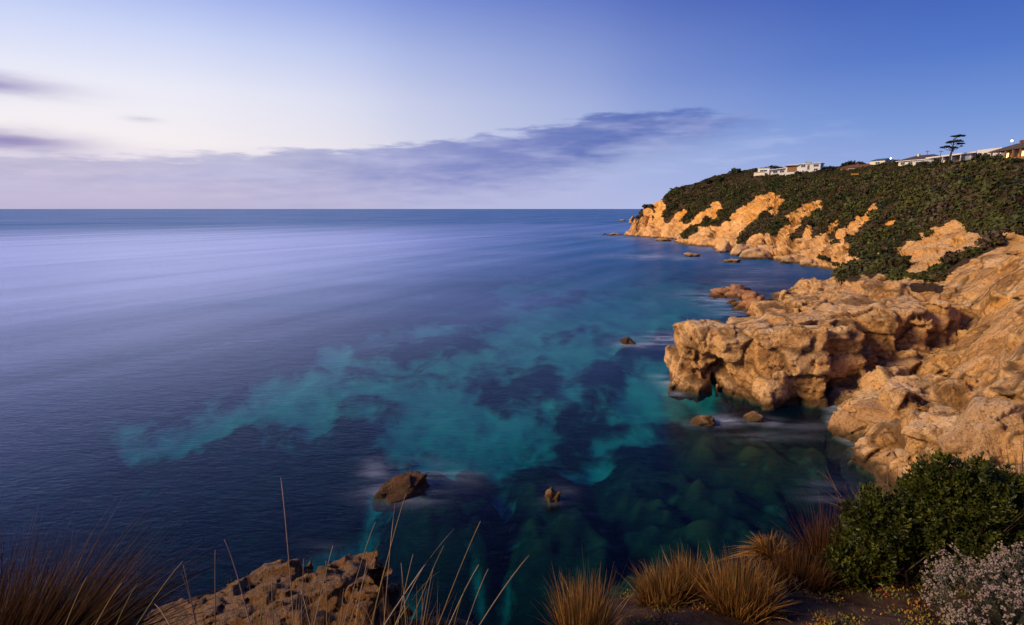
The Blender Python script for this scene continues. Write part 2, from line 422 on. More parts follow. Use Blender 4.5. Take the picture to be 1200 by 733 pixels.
# ------------------------------------------------------------------ land: one height field for the whole coast beyond the bay
pts = []      # (s, ln D, z)
def L(px, py, D):
    q = P(px, py, D); pts.append((q[0] / q[1], math.log(q[1]), q[2]))
def WL(px, py, z=0.0):
    q = PZ(px, py, 0.0); pts.append((q[0] / q[1], math.log(q[1]), z))
def G(px, D, z): pts.append((S(px), math.log(D), z))
for a in [(738, 277), (760, 278.5), (800, 281.5), (835, 290), (862, 298), (890, 302.5), (920, 306.5), (950, 312), (985, 319),
          (983, 326), (955, 333), (930, 338), (900, 344), (892, 352), (892, 362), (900, 378), (925, 396), (945, 420),
          (952, 462), (972, 492), (984, 512), (1000, 540), (1030, 565), (1062, 600)]: WL(*a)
for a in [(700, 262), (715, 279), (735, 283), (790, 289), (825, 297), (850, 305), (885, 311), (920, 316), (945, 322), (900, 330),
          (870, 345), (865, 365), (870, 390), (890, 420), (915, 450), (920, 490), (945, 520), (965, 555), (1000, 600), (1020, 660),
          (720, 320), (780, 340), (780, 420), (720, 500), (800, 600), (900, 640), (700, 400)]: WL(*a, z=-8)
for a in [(742, 266, 471), (744, 257, 478), (752, 246, 482), (760, 264, 472), (762, 241, 486), (780, 268, 440), (780, 232, 478),
          (800, 270, 422), (800, 247, 445), (800, 223, 470), (825, 274, 345), (825, 245, 410), (825, 214, 455),
          (850, 284, 311), (850, 262, 350), (850, 236, 400), (850, 209, 440), (890, 290, 268), (890, 267, 300), (890, 241, 340), (890, 221, 385), (890, 205, 420),
          (920, 294, 246), (920, 272, 268), (920, 246, 305), (920, 223, 350), (925, 204, 405), (960, 300, 222), (960, 281, 238), (960, 256, 270), (960, 229, 315), (960, 206, 365), (960, 201, 385),
          (1000, 309, 198), (1000, 286, 212), (1000, 261, 240), (1000, 236, 275), (1000, 212, 315), (1000, 198, 350), (1040, 304, 160), (1040, 277, 190), (1040, 246, 220), (1040, 216, 270), (1040, 193, 325),
          (1100, 268, 150), (1100, 246, 175), (1100, 216, 225), (1100, 191, 285), (1150, 265, 135), (1150, 240, 160), (1150, 210, 205), (1150, 189, 255),
          (1200, 285, 85), (1200, 262, 115), (1200, 235, 150), (1200, 205, 195), (1200, 186, 235), (1280, 285, 75), (1280, 250, 110), (1280, 210, 170), (1280, 186, 215), (1400, 300, 50), (1400, 250, 90), (1400, 195, 180),
          (1015, 318, 150), (1045, 322, 118), (1075, 296, 128), (1060, 322, 105), (1100, 325, 98), (1040, 332, 106), (1130, 290, 115), (1160, 285, 105),
          (1000, 333, 122), (970, 343, 120), (940, 347, 124), (915, 352, 122), (925, 362, 104), (1015, 345, 96),
          (945, 374, 86), (965, 364, 82), (1000, 348, 86), (1040, 338, 92), (985, 385, 77), (1000, 425, 69), (1040, 392, 76), (1040, 432, 66.5), (1010, 455, 62), (1070, 362, 85), (1075, 402, 73.5), (1100, 440, 62), (1060, 470, 57), (1000, 490, 54),
          (1100, 500, 48), (1060, 540, 42.5), (1120, 540, 40), (1140, 460, 52), (1140, 400, 63), (1140, 350, 80), (1160, 320, 88), (1105, 360, 83), (1105, 400, 70), (1090, 470, 55),
          (1200, 320, 72), (1200, 360, 60), (1200, 400, 51), (1200, 450, 43), (1200, 500, 37), (1200, 550, 32), (1160, 550, 35), (1150, 500, 42), (1280, 500, 33), (1280, 400, 46), (1280, 330, 60), (1280, 600, 26), (1400, 600, 22), (1400, 450, 36), (1400, 370, 44)]: L(*a)
for a in [(1100, 30, 1.0), (1100, 20, 2.0), (1160, 26, 4.5), (1200, 22, 7), (1280, 18, 10), (1400, 14, 14), (1150, 15, 9),
          (735, 580, -8), (745, 620, -5), (760, 600, 14), (780, 620, 30), (800, 640, 40), (850, 640, 46), (900, 640, 48), (1000, 620, 50), (1100, 600, 51), (1200, 600, 50), (1400, 600, 50), (1000, 450, 50), (1200, 330, 48), (1400, 300, 46), (720, 640, -8), (700, 450, -8), (728, 440, -8), (729, 465, -7), (731, 490, -7), (734, 520, -7), (710, 480, -9), (715, 540, -9), (740, 545, -5)]: G(*a)
pts = np.array(pts, np.float64)
def _fit(p):
    n = len(p); d = np.hypot(p[:, None, 0] - p[None, :, 0], p[:, None, 1] - p[None, :, 1])
    A = np.zeros((n + 3, n + 3)); A[:n, :n] = d + 0.0; A[:n, n] = 1; A[n, :n] = 1
    A[:n, n + 1:] = p[:, :2]; A[n + 1:, :n] = p[:, :2].T
    A[:n, :n] -= np.eye(n) * 0.004
    return np.linalg.solve(A, np.concatenate([p[:, 2], np.zeros(3)]))
_w = _fit(pts)
def land_h(s, lnD):
    s = np.asarray(s, np.float32); q = np.asarray(lnD, np.float32)
    r = (_w[-3] + _w[-2] * s + _w[-1] * q).astype(np.float32)
    for (a, b, _), w in zip(pts.astype(np.float32), _w.astype(np.float32)):
        r += w * np.sqrt((s - a) ** 2 + (q - b) ** 2)
    return r
def land_z(x, y): return float(land_h(np.array([x / y]), np.array([math.log(y)]))[0])

# bare scarps (+) and green strips (-), as strokes over the hillside
BARE = [(773, 240, 771, 276, 6), (800, 250, 789, 262, 4), (840, 243, 836, 250, 8), (905, 231, 858, 270, 8), (893, 236, 872, 252, 9), (914, 238, 905, 250, 4), (958, 241, 925, 256, 6), (948, 268, 944, 285, 5),
        (1026, 242, 1008, 262, 5), (1010, 260, 985, 276, 7), (965, 285, 955, 300, 8), (990, 290, 970, 300, 8), (876, 292, 905, 288, 6), (925, 290, 902, 298, 6), (823, 252, 812, 264, 4), (935, 262, 918, 274, 6), (980, 262, 965, 275, 4), (1046, 262, 1030, 280, 4), (872, 246, 850, 268, 6), (760, 250, 756, 262, 5)]
GREEN = [(1093, 326, 1168, 286, 4), (992, 322, 1040, 305, 11), (1045, 318, 1052, 326, 6), (1072, 338, 1100, 337, 6), (1140, 262, 1220, 272, 9), (1128, 258, 1150, 272, 7), (985, 313, 960, 300, 3), (868, 283, 880, 272, 6), (815, 268, 800, 276, 5)]
def strokes(px, py, ss, grow=1.0):
    m = np.full(px.shape, -1e9, np.float32)
    for x0, y0, x1, y1, r in ss:
        dx, dy = x1 - x0, y1 - y0; t = np.clip(((px - x0) * dx + (py - y0) * dy) / (dx * dx + dy * dy), 0, 1)
        m = np.maximum(m, 1 - np.hypot(px - x0 - t * dx, py - y0 - t * dy) / (r * grow))
    return m
VEGX = [700, 742, 760, 785, 815, 840, 870, 905, 940, 975, 1000, 1030, 1060, 1100, 1150, 1200, 1300, 1450]
VEGY = [240, 252, 258, 263, 262, 268, 271, 276, 280, 285, 298, 300, 285, 266, 259, 256, 258, 260]
def veg_mask(X, Y, Z):
    px, py = project(X, Y, Z)
    p3 = np.stack([px / 14, py / 9, Y * 0 + 1.3], -1)
    wob = fbm(p3, 1.0, 3, 40)
    line = np.interp(px, VEGX, VEGY)
    v = sstep(line - py + wob * 9, -3, 4)
    v = v * (1 - sstep(strokes(px, py, BARE, 1.14) + wob * 0.55, -0.1, 0.3))
    v = np.maximum(v, sstep(strokes(px, py, GREEN) + wob * 0.6, 0.0, 0.35))
    return v * (Z > 1.5)

def build_land():
    s = np.linspace(S(716), S(1440), 560); nd = 1300
    lq = np.linspace(math.log(13.0), math.log(640), nd)
    Zc = land_h(np.repeat(s[None, :], nd, 0), np.repeat(lq[:, None], len(s), 1))
    nr = 610
    Y = np.zeros((nr, len(s)), np.float32); Z = Y.copy(); D = np.exp(lq)
    for j in range(len(s)):
        z = Zc[:, j]; dz = np.diff(z); dy = np.diff(D)
        w = np.sqrt((0.22 * dy) ** 2 + dz ** 2) / D[1:] * np.where(z[1:] > -0.8, 1.0, 0.12) + 1e-5
        c = np.concatenate([[0], np.cumsum(w)]); t = np.linspace(0, c[-1], nr)
        yy = np.interp(t, c, D); Y[:, j] = yy; Z[:, j] = np.interp(yy, D, z)
    X = s[None, :] * Y
    G3 = np.stack([X, Y, Z], -1).astype(np.float32)
    n = grid_normals(G3)
    veg = veg_mask(X, Y, Z)
    far = sstep(Y, 100, 200); bare = 1 - veg
    big = fbm(G3, 16, 3, 1); gul = ridged(G3 * np.array([1, 1, 0.35], np.float32), 11, 3, 4)
    disp = big * (0.5 + 1.5 * far); fm = Y > 88
    q = G3[fm]; nq = fbm(q * np.array([1, 1, 1.5], np.float32), 5, 3, 8)
    wp = q * np.array([1, 1, 1.3], np.float32) + np.stack([nq, big[fm], nq], -1) * 0.8
    bq = bare[fm]
    disp[fm] += (0.35 + 0.65 * far[fm]) * (bq * (facets(wp, 8.0, 5) * 2.2 + facets(wp, 3.2, 2) * 1.1 - (gul[fm] - .3) * 1.7) + nq * 0.6)
    disp *= 0.03 + 0.97 * sstep(Z, -0.6, 1.6)
    disp = disp * np.where(Z > 40, 0.5, 1.0)
    V = G3 + n * disp[..., None]
    V[..., 2] = np.where(V[..., 2] < 0, V[..., 2] * 4, V[..., 2])
    UP = V.copy()
    # the near cliff is carved separately: keep this sheet well inside it
    inside = sstep(Y, 31, 36) * sstep(Y, 108, 97) * sstep(X / Y, 0.27, 0.31) * sstep(X / Y, 1.10, 1.04)
    V[..., 2] -= 2.4 * inside
    veg = veg_mask(V[..., 0], V[..., 1], V[..., 2])
    me = mesh_np('hillside', V.reshape(-1, 3), grid_faces(nr, len(s)), {'veg': veg.ravel(), 'bed': np.clip(0.5 + 0.6 * fbm(V.reshape(-1, 3), 7, 2, 79), 0, 1)})
    link('hillside', me, M['cliff'], kind='structure')
    return UP, veg, n
LAND, LVEG, LN = build_land()

# ------------------------------------------------------------------ sea bed and sea
def seabed_material():
    m, N, o = mat_new('sea_bed'); p = N.pos(); z = N.sep(p)[2]
    sand = N.attr('sand'); n = N.noise(p, 0.5, 6, 0.65); n2 = N.noise(p, 0.12, 5, 0.6)
    n3 = N.noise(N.scale(p, (1.0, 0.6, 1.0), (0, 0, 0.5)), 0.16, 8, 0.68, 0.6); n4 = N.noise(p, 0.9, 5, 0.65)
    weed = N.ramp(n, [(0.3, (0.008, 0.008, 0.008, 1)), (0.55, (0.024, 0.021, 0.016, 1)), (0.8, (0.07, 0.058, 0.036, 1))])
    sc = N.mix(n2, (0.27, 0.28, 0.27, 1), (0.38, 0.39, 0.36, 1))
    sf = N.step(N.math('ADD', sand, N.math('ADD', N.math('MULTIPLY', N.math('SUBTRACT', n3, 0.5), 1.7), N.math('MULTIPLY', N.math('SUBTRACT', n4, 0.5), 0.5))), 0.12, 0.95)
    c = N.mix(sf, weed, sc)
    stone = N.attr('stone')
    c = N.mix(N.step(stone, 0.08, 0.25), c, N.mix(n, N.mix(stone, (0.010, 0.009, 0.007, 1), (0.12, 0.072, 0.035, 1)), (0.016, 0.013, 0.008, 1)))
    # water takes the red light first: absorption along the depth of water over this point
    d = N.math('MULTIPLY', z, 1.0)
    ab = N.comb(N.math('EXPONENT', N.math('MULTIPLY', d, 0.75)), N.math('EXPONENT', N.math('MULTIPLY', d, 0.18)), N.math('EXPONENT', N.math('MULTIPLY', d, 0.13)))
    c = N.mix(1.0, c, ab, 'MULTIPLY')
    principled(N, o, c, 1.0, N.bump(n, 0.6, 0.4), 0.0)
    return m
def sea_material():
    m, N, o = mat_new('sea_water'); p = N.pos()
    deep = N.attr('deep'); foam = N.attr('foam')
    x, y, z = N.sep(p)
    # fine ripples
    rp = N.noise(N.scale(p, (1.0, 1.9, 1.0), (0, 0, 0.35)), 1.3, 3, 0.6)
    rp2 = N.noise(N.scale(p, (0.30, 0.62, 1.0), (0, 0, 0.25)), 1.0, 4, 0.65)
    nb = N.bump(N.math('ADD', rp, N.math('MULTIPLY', rp2, 1.6)), 0.24, 0.16)
    # slicks: long smooth streaks left by the swell
    sv = N.scale(p, (0.0035, 0.022, 0.01), (0, 0, -0.30))
    slick = N.noise(sv, 1.0, 5, 0.55, 0.4)
    ua = N.math('ADD', N.math('MULTIPLY', x, 0.5), N.math('MULTIPLY', y, 0.87)); va = N.math('SUBTRACT', N.math('MULTIPLY', y, 0.5), N.math('MULTIPLY', x, 0.87))
    lines = N.noise(N.comb(N.math('MULTIPLY', ua, 0.0035), N.math('MULTIPLY', va, 0.045), 0.0), 1.0, 4, 0.6, 0.25)
    dist = N.math('SQRT', N.math('ADD', N.math('MULTIPLY', x, x), N.math('MULTIPLY', y, y)))
    ruffled = N.step(N.math('ADD', dist, N.math('MULTIPLY', slick, 260)), 520, 1150)
    # Fresnel reflection (Schlick), the same from above and below
    dt = N.n.new('ShaderNodeVectorMath'); dt.operation = 'DOT_PRODUCT'; N.l.new(nb, dt.inputs[0]); N.l.new(N.n.new('ShaderNodeNewGeometry').outputs['Incoming'], dt.inputs[1])
    f = N.math('ADD', 0.02, N.math('MULTIPLY', 0.98, N.math('POWER', N.math('SUBTRACT', 1.0, N.math('ABSOLUTE', dt.outputs['Value']), clamp=True), 5.0)))
    refl_left = N.math('SUBTRACT', 1.0, N.step(N.math('ADD', x, N.math('MULTIPLY', N.math('SUBTRACT', slick, 0.5), 120)), -115, 60))  # reflection strength set by position, stronger towards the left
    ff_ = N.step(dist, 260, 800); refl_left = N.math('ADD', N.math('MULTIPLY', refl_left, N.math('SUBTRACT', 1.0, ff_)), N.math('MULTIPLY', ff_, 0.5))
    k = N.math('MULTIPLY', N.math('ADD', N.math('ADD', 0.20, N.math('MULTIPLY', refl_left, 0.95)), N.math('MULTIPLY', slick, 0.30)), N.math('SUBTRACT', 1.0, N.math('MULTIPLY', ruffled, 0.60)))
    k = N.math('ADD', k, N.math('MULTIPLY', N.math('SUBTRACT', lines, 0.47), 1.15))
    f = N.math('MULTIPLY', f, k, clamp=True)
    tr = N.n.new('ShaderNodeBsdfTransparent'); tr.inputs[0].default_value = (0.62, 0.97, 0.95, 1)
    df = N.n.new('ShaderNodeBsdfDiffuse'); df.inputs[0].default_value = (0.003, 0.115, 0.32, 1)
    b = N.n.new('ShaderNodeMixShader'); N.l.new(deep, b.inputs[0]); N.l.new(tr.outputs[0], b.inputs[1]); N.l.new(df.outputs[0], b.inputs[2])
    gl = N.n.new('ShaderNodeBsdfGlossy'); gl.inputs['Color'].default_value = (0.73, 0.76, 1.0, 1); gl.inputs['Roughness'].default_value = 0.24; N.l.new(nb, gl.inputs['Normal'])
    g = N.n.new('ShaderNodeMixShader'); N.l.new(f, g.inputs[0]); N.l.new(b.outputs[0], g.inputs[1]); N.l.new(gl.outputs[0], g.inputs[2])
    fd = N.n.new('ShaderNodeBsdfDiffuse'); fd.inputs[0].default_value = (0.46, 0.55, 0.76, 1)
    fn = N.noise(N.scale(p, (0.12, 0.42, 0.3), (0, 0, -0.2)), 1.0, 6, 0.65, 0.5)
    ff = N.math('MULTIPLY', foam, N.step(fn, 0.34, 0.72), clamp=True)
    e = N.n.new('ShaderNodeMixShader'); N.l.new(ff, e.inputs[0]); N.l.new(g.outputs[0], e.inputs[1]); N.l.new(fd.outputs[0], e.inputs[2])
    N.l.new(e.outputs[0], o.inputs[0])
    return m
M['seabed'] = seabed_material(); M['sea'] = sea_material()

SAND = [(150, 478, 300, 448, 16), (300, 448, 440, 425, 20), (440, 425, 560, 432, 30), (380, 402, 470, 415, 12), (560, 430, 640, 400, 40), (640, 400, 720, 365, 45), (700, 350, 790, 330, 34), (760, 345, 800, 372, 20), (650, 330, 740, 300, 20),
        (640, 440, 700, 420, 26), (560, 470, 620, 465, 24), (500, 500, 560, 480, 22), (440, 525, 500, 510, 16), (330, 600, 400, 570, 20), (400, 560, 470, 540, 14), (585, 520, 600, 560, 14), (600, 560, 588, 640, 12), (160, 660, 260, 640, 30), (430, 620, 490, 600, 18), (540, 560, 560, 600, 10),
        (740, 440, 800, 430, 30), (620, 380, 760, 340, 55), (480, 440, 620, 430, 45), (520, 480, 640, 470, 34), (790, 345, 850, 352, 24), (690, 310, 780, 318, 22), (660, 500, 700, 490, 18), (840, 355, 860, 365, 12), (700, 470, 760, 460, 12), (0, 600, 60, 590, 14)]
REEF = [(580, 425, 640, 420, 16), (610, 490, 660, 490, 16), (540, 500, 580, 505, 8), (690, 420, 720, 415, 10), (640, 380, 680, 372, 8), (450, 545, 520, 560, 18), (620, 345, 680, 338, 7), (730, 395, 780, 392, 6)]
def water_grid(az0, az1, na, rr):
    a = np.radians(np.linspace(az0, az1, na)); R, A = np.meshgrid(rr, a, indexing='ij')
    return R * np.sin(A), R * np.cos(A)
def build_sea():
    rr = np.concatenate([np.geomspace(12, 520, 470), np.geomspace(530, 900, 16)])
    X, Y = water_grid(-62, 62, 380, rr)
    R = np.hypot(X, Y)
    p3 = np.stack([X, Y, X * 0], -1)
    px, py = project(X, np.maximum(Y, 1), X * 0)
    wl = np.stack([px / 46, py / 22, X * 0 + 5], -1)
    w1 = fbm(wl, 1.0, 4, 60); w2 = pn(p3, 14, 66)
    m = np.maximum(strokes(px, py, SAND), -1.2) + w1 * 0.7 + fbm(p3, 30, 5, 61, 0.6) * 0.75
    sand = sstep(m - 0.05, -0.85, 1.0)
    sand *= 1 - sstep(strokes(px, py, REEF) + w1 * 0.9 + fbm(p3, 16, 5, 63, 0.6) * 0.9, -0.7, 1.0)
    boul = sstep(strokes(px, py, [(640, 560, 700, 600, 70), (760, 560, 900, 590, 80), (700, 660, 860, 640, 60), (830, 500, 960, 530, 40), (500, 540, 560, 560, 45)]), -0.25, 0.9)
    # depth: near floor sunk to darken the water there, deeper out to sea, shoaling to the right-hand shore
    dep = 2.7 + 5.5 * sstep(R, 100, 30) + 0.006 * np.maximum(R - 120, 0) + 1.6 * sstep(px, 420, 100)
    dep = dep - 4.2 * boul + (sand - 0.5) * 0.6 - fbm(p3, 9, 4, 70) * 0.7
    f1, f2 = cells(p3 + fbm(p3, 4, 2, 71)[..., None] * 1.2, 3.4, 7)
    g1, g2 = cells(p3, 1.5, 9); f1, f2 = f1.astype(np.float64), f2.astype(np.float64)
    dep = dep - boul * (np.clip(1.0 - f1 * 1.3, 0, 1) * 1.6 + np.clip(1 - g1 * 1.4, 0, 1) * 0.7)
    dep = np.maximum(dep + boul * (pn(p3, 0.9, 75) * 0.18 + pn(p3, 2.0, 76) * 0.3), 0.45)
    sand = np.clip(sand - boul * 0.6 + boul * 0.15 * np.clip(1.2 - f1 * 1.7, 0, 1) * (0.4 + np.clip(1.2 - g1 * 1.4, 0, 1)), 0, 1)
    sand = sand * (0.55 + 0.45 * sstep(R, 34, 62))
    tone = 0.5 + 0.5 * pn(p3 * 0 + np.stack([np.floor(X / 2.2), np.floor(Y / 2.2), X * 0], -1), 1.7, 72)
    stone = boul * sstep(f2 - f1, 0.03, 0.22) * np.clip(0.35 + 0.5 * tone + 0.5 * pn(p3, 5, 73), 0.2, 1) * sstep(fbm(p3, 8, 2, 74), -0.35, 0.1)
    me = mesh_np('sea_bed', np.stack([X, Y, -dep], -1).reshape(-1, 3), grid_faces(*X.shape), {'sand': sand.ravel(), 'stone': stone.ravel()})
    link('sea_bed', me, M['seabed'], kind='structure')
    # the water itself, out to the horizon
    rr = np.concatenate([np.geomspace(5, 520, 400), np.geomspace(530, 90000, 60)])
    X, Y = water_grid(-95, 95, 540, rr); R = np.hypot(X, Y)
    px, py = project(X, np.maximum(Y, 0.5), X * 0)
    deep = sstep(R + 60 * fbm(np.stack([X, Y, X * 0], -1), 120, 3, 80) * sstep(R, 60, 160), 25, 360)
    deep = np.maximum(deep, sstep(np.degrees(np.arctan2(X, Y)), -50, -62))
    foam = np.zeros_like(X)
    for cx, cy, rx, ry, k in [(780, 399, 34, 7, .55), (752, 404, 22, 4, .35), (735, 404, 14, 4, .4), (840, 352, 26, 6, .6), (862, 366, 22, 5, .55), (815, 345, 24, 5, .3), (885, 372, 14, 5, .5),
                              (760, 301, 45, 3, .45), (800, 303, 18, 2.5, .4), (830, 292, 25, 2.5, .25), (700, 277, 26, 2, .25), (735, 280, 26, 2.2, .3), (790, 448, 16, 6, .45), (775, 444, 14, 5, .3), (795, 462, 14, 4, .3),
                              (845, 494, 26, 6, .55), (500, 556, 34, 14, .28), (440, 552, 18, 12, .25), (530, 560, 30, 12, .18), (375, 640, 22, 14, .08), (660, 578, 14, 10, .12), (905, 496, 14, 5, .25), (965, 575, 26, 14, .13), (880, 318, 50, 5, .16), (890, 335, 30, 3, .3), (940, 500, 40, 5, .12), (870, 330, 40, 4, .2), (900, 512, 60, 6, .1)]:
        foam = np.maximum(foam, min(k * 1.5, .85) * np.exp(-((px - cx) / rx) ** 2 - ((py - cy) / ry) ** 2))
    sh = land_h(np.where(Y > 12, X / np.maximum(Y, 1), -1), np.log(np.maximum(Y, 1)))
    near = (X / np.maximum(Y, 1) > S(720)) & (Y > 30) & (Y < 520)
    foam = np.maximum(foam, np.where(near, 0.55 * sstep(sh, -1.6, -0.1) * sstep(fbm(np.stack([X, Y, X * 0], -1), 9, 3, 83), -0.25, 0.45), 0))
    for cx, cy, rx, ry in [(468, 578, 46, 14), (736, 402, 20, 5), (647, 587, 12, 5), (828, 496, 24, 6), (886, 493, 18, 5), (862, 352, 38, 9), (813, 301, 15, 2.5), (722, 277, 16, 2), (860, 308, 16, 2.5), (777, 284, 16, 2.5)]:
        q = ((px - cx) / rx) ** 2 + ((py - cy) / ry) ** 2; foam = np.maximum(foam, 0.45 * np.exp(-q * 1.1))
    me = mesh_np('sea', np.stack([X, Y, X * 0], -1).reshape(-1, 3), grid_faces(*X.shape), {'deep': deep.ravel(), 'foam': foam.ravel()})
    link('sea', me, M['sea'], kind='structure')
build_sea()

# ------------------------------------------------------------------ the rock nose: a solid carved from a distance field
def surface_nets(d, org, h):
    s = d < 0; nx, ny, nz = d.shape
    cnt = sum(s[i:nx - 1 + i, j:ny - 1 + j, k:nz - 1 + k].astype(np.int8) for i in (0, 1) for j in (0, 1) for k in (0, 1))
    I = np.argwhere((cnt > 0) & (cnt < 8)); idx = np.full(cnt.shape, -1, np.int32); idx[tuple(I.T)] = np.arange(len(I))
    acc = np.zeros((len(I), 3), np.float32); c = np.zeros(len(I), np.float32)
    cor = [(i, j, k) for i in (0, 1) for j in (0, 1) for k in (0, 1)]
    for a in cor:
        for ax in range(3):
            if a[ax]: continue
            b = list(a); b[ax] = 1
            da = d[I[:, 0] + a[0], I[:, 1] + a[1], I[:, 2] + a[2]]; db = d[I[:, 0] + b[0], I[:, 1] + b[1], I[:, 2] + b[2]]
            m = (da < 0) != (db < 0); t = np.where(m, da / (da - db + 1e-12), 0)
            q = np.array(a, np.float32)[None].repeat(len(I), 0); q[:, ax] = t
            acc += q * m[:, None]; c += m
    V = (I + acc / c[:, None]) * h + org
    F = []
    for ax in range(3):
        a = [slice(1, -1)] * 3; a[ax] = slice(0, -1); b = [slice(1, -1)] * 3; b[ax] = slice(1, None)
        A = s[tuple(a)]; B = s[tuple(b)]
        E = np.argwhere(A != B); inside = A[tuple(E.T)]
        off = np.ones(3, int); off[ax] = 0; E = E + off
        u, w = [(1, 2), (2, 0), (0, 1)][ax]
        eu = np.zeros(3, int); eu[u] = 1; ew = np.zeros(3, int); ew[w] = 1
        q = np.stack([idx[tuple((E - o).T)] for o in (eu + ew, ew, 0 * eu, eu)], 1)
        q[~inside] = q[~inside][:, ::-1]; F.append(q)
    F = np.concatenate(F); F = F[(F >= 0).all(1)]
    return V.astype(np.float32), F
def main_piece(V, F):
    lab = np.arange(len(V)); E = np.concatenate([F[:, [0, 1]], F[:, [1, 2]], F[:, [2, 3]], F[:, [3, 0]]])
    for _ in range(400):
        old = lab.copy(); m = np.minimum(lab[E[:, 0]], lab[E[:, 1]])
        np.minimum.at(lab, E[:, 0], m); np.minimum.at(lab, E[:, 1], m); lab = lab[lab]; lab = lab[lab]
        if (lab == old).all(): break
    u, c = np.unique(lab, return_counts=True); keep = lab == u[np.argmax(c)]
    idx = np.cumsum(keep) - 1; return V[keep], idx[F[keep[F].all(1)]].astype(np.int32)
def sd_box(p, c, hs, rz=0, rnd=0.5, tx=0, ty=0, rx=0, ry=0):
    q = p - np.asarray(c, np.float32)
    if rx or ry:
        q = q @ np.array((Matrix.Rotation(rz, 3, 'Z') @ Matrix.Rotation(rx, 3, 'X') @ Matrix.Rotation(ry, 3, 'Y')), np.float32)
        x, y, z = q[..., 0], q[..., 1], q[..., 2]
    else:
        cs, sn = math.cos(rz), math.sin(rz)
        x = q[..., 0] * cs + q[..., 1] * sn; y = -q[..., 0] * sn + q[..., 1] * cs; z = q[..., 2] - tx * x - ty * y
    a = np.abs(np.stack([x, y, z], -1)) - (np.asarray(hs, np.float32) - rnd)
    return np.linalg.norm(np.maximum(a, 0), axis=-1) + np.minimum(a.max(-1), 0) - rnd
def sd_ell(p, c, r):
    q = (p - np.asarray(c, np.float32)) / np.asarray(r, np.float32)
    return (np.linalg.norm(q, axis=-1) - 1) * min(r)
def smin(a, b, k):
    h = np.clip(0.5 + 0.5 * (b - a) / k, 0, 1); return b + (a - b) * h - k * h * (1 - h)
def carve(lo, hi, h, fn):
    ax = [np.arange(lo[i], hi[i], h, dtype=np.float32) for i in range(3)]
    g = np.stack(np.meshgrid(*ax, indexing='ij'), -1)
    d = fn(g)
    return surface_nets(d, np.array(lo, np.float32), h)
def rock_noise(g, d, amp, sc, seed, only=2.5):
    m = np.abs(d) < only; q = g[m]
    w = np.stack([fbm(q, sc * 1.2, 2, seed + 9), fbm(q, sc * 1.2, 2, seed + 11), fbm(q, sc, 2, seed + 13)], -1) * 0.25 * sc
    r1, j1 = blocks(q + w, (sc, sc * .8, sc * .45), (0.4, 0.3, -0.35), seed % 7); r2, j2 = blocks(q + w, (sc * .42, sc * .34, sc * .2), (0.1, 0.36, -0.3), seed % 5)
    e = fbm(q, sc, 3, seed) * amp * 0.35 + r1 * amp * 1.5 + r2 * amp * 0.7 + facets(q, sc * 0.8, seed) * amp * 0.6 - np.exp(-(j1 / (sc * .05)) ** 2) * amp * 0.2
    e += fbm(q, sc * 0.16, 3, seed + 3) * amp * 0.22
    d = d.copy(); d[m] -= e
    return d
def nose(g):
    d = None
    for px, D, z, hs, rz, rx, ry in [
        (817, 69.0, 3.4, (2.3, 3.4, 4.2), 0.35, -0.05, 0.05), (806, 68.0, 2.6, (1.3, 2.4, 3.6), -0.35, -0.1, 0.12), (818, 66.4, 0.9, (2.1, 1.6, 1.5), 0.7, 0.2, -0.1), (834, 68.5, 3.4, (1.5, 3.0, 4.0), -0.6, 0.05, -0.06),
        (880, 66.6, 3.0, (3.0, 4.2, 4.7), -0.55, -0.04, -0.05), (868, 65.2, 5.6, (2.2, 2.6, 2.0), -0.3, 0.12, -0.1), (908, 66.4, 3.4, (3.8, 5.6, 4.9), -0.12, -0.06, -0.08), (905, 62.8, 1.6, (2.6, 2.4, 2.6), 0.3, -0.2, 0.1),
        (940, 69.0, 4.4, (4.2, 6.6, 5.0), -0.05, 0.14, -0.12), (958, 69.5, 2.0, (4.5, 5.6, 3.4), -0.1, 0.0, 0.0), (972, 72.5, 5.2, (4.6, 7.0, 4.8), -0.15, 0.12, -0.10), (1005, 74.5, 4.4, (5.0, 7.5, 5.6), -0.25, 0.05, -0.06),
        (1022, 78.5, 7.2, (4.6, 6.0, 3.9), -0.2, -0.2, 0.05), (1038, 75.5, 3.4, (4.2, 7.5, 5.4), -0.3, -0.22, 0.0), (1064, 76.5, 3.0, (3.2, 7.5, 5.2), -0.4, -0.28, 0.08), (1090, 78.0, 2.8, (3.2, 7.5, 4.8), -0.45, -0.28, 0.1), (1072, 72.5, 1.8, (3.4, 4.5, 4.0), -0.5, -0.35, 0.0), (1050, 70.5, 0.8, (4.0, 4.5, 3.4), -0.4, -0.35, 0.0), (988, 67.0, 0.8, (4.2, 3.4, 2.6), -0.3, -0.15, 0.0), (1020, 69.0, 1.0, (4.0, 4.2, 3.4), -0.35, -0.25, 0.0)]:
        x = P(px, 430, D)[0]
        b = sd_box(g, (x, D, z), hs, rz, 0.35, rx=rx, ry=ry)
        d = b if d is None else smin(d, b, 0.45)
    # hollow under the bay side and the little sea cave
    c1 = P(985, 452, 63.5); d = -smin(-d, sd_ell(g, (c1[0], c1[1] - .9, c1[2] - .6), (4.6, 1.8, 2.2)), 0.7)
    c3 = PZ(856, 470); d = -smin(-d, sd_ell(g, (c3[0] - .1, c3[1] + 1.0, 0.5), (1.15, 5.0, 2.7)), 0.4)
    return d
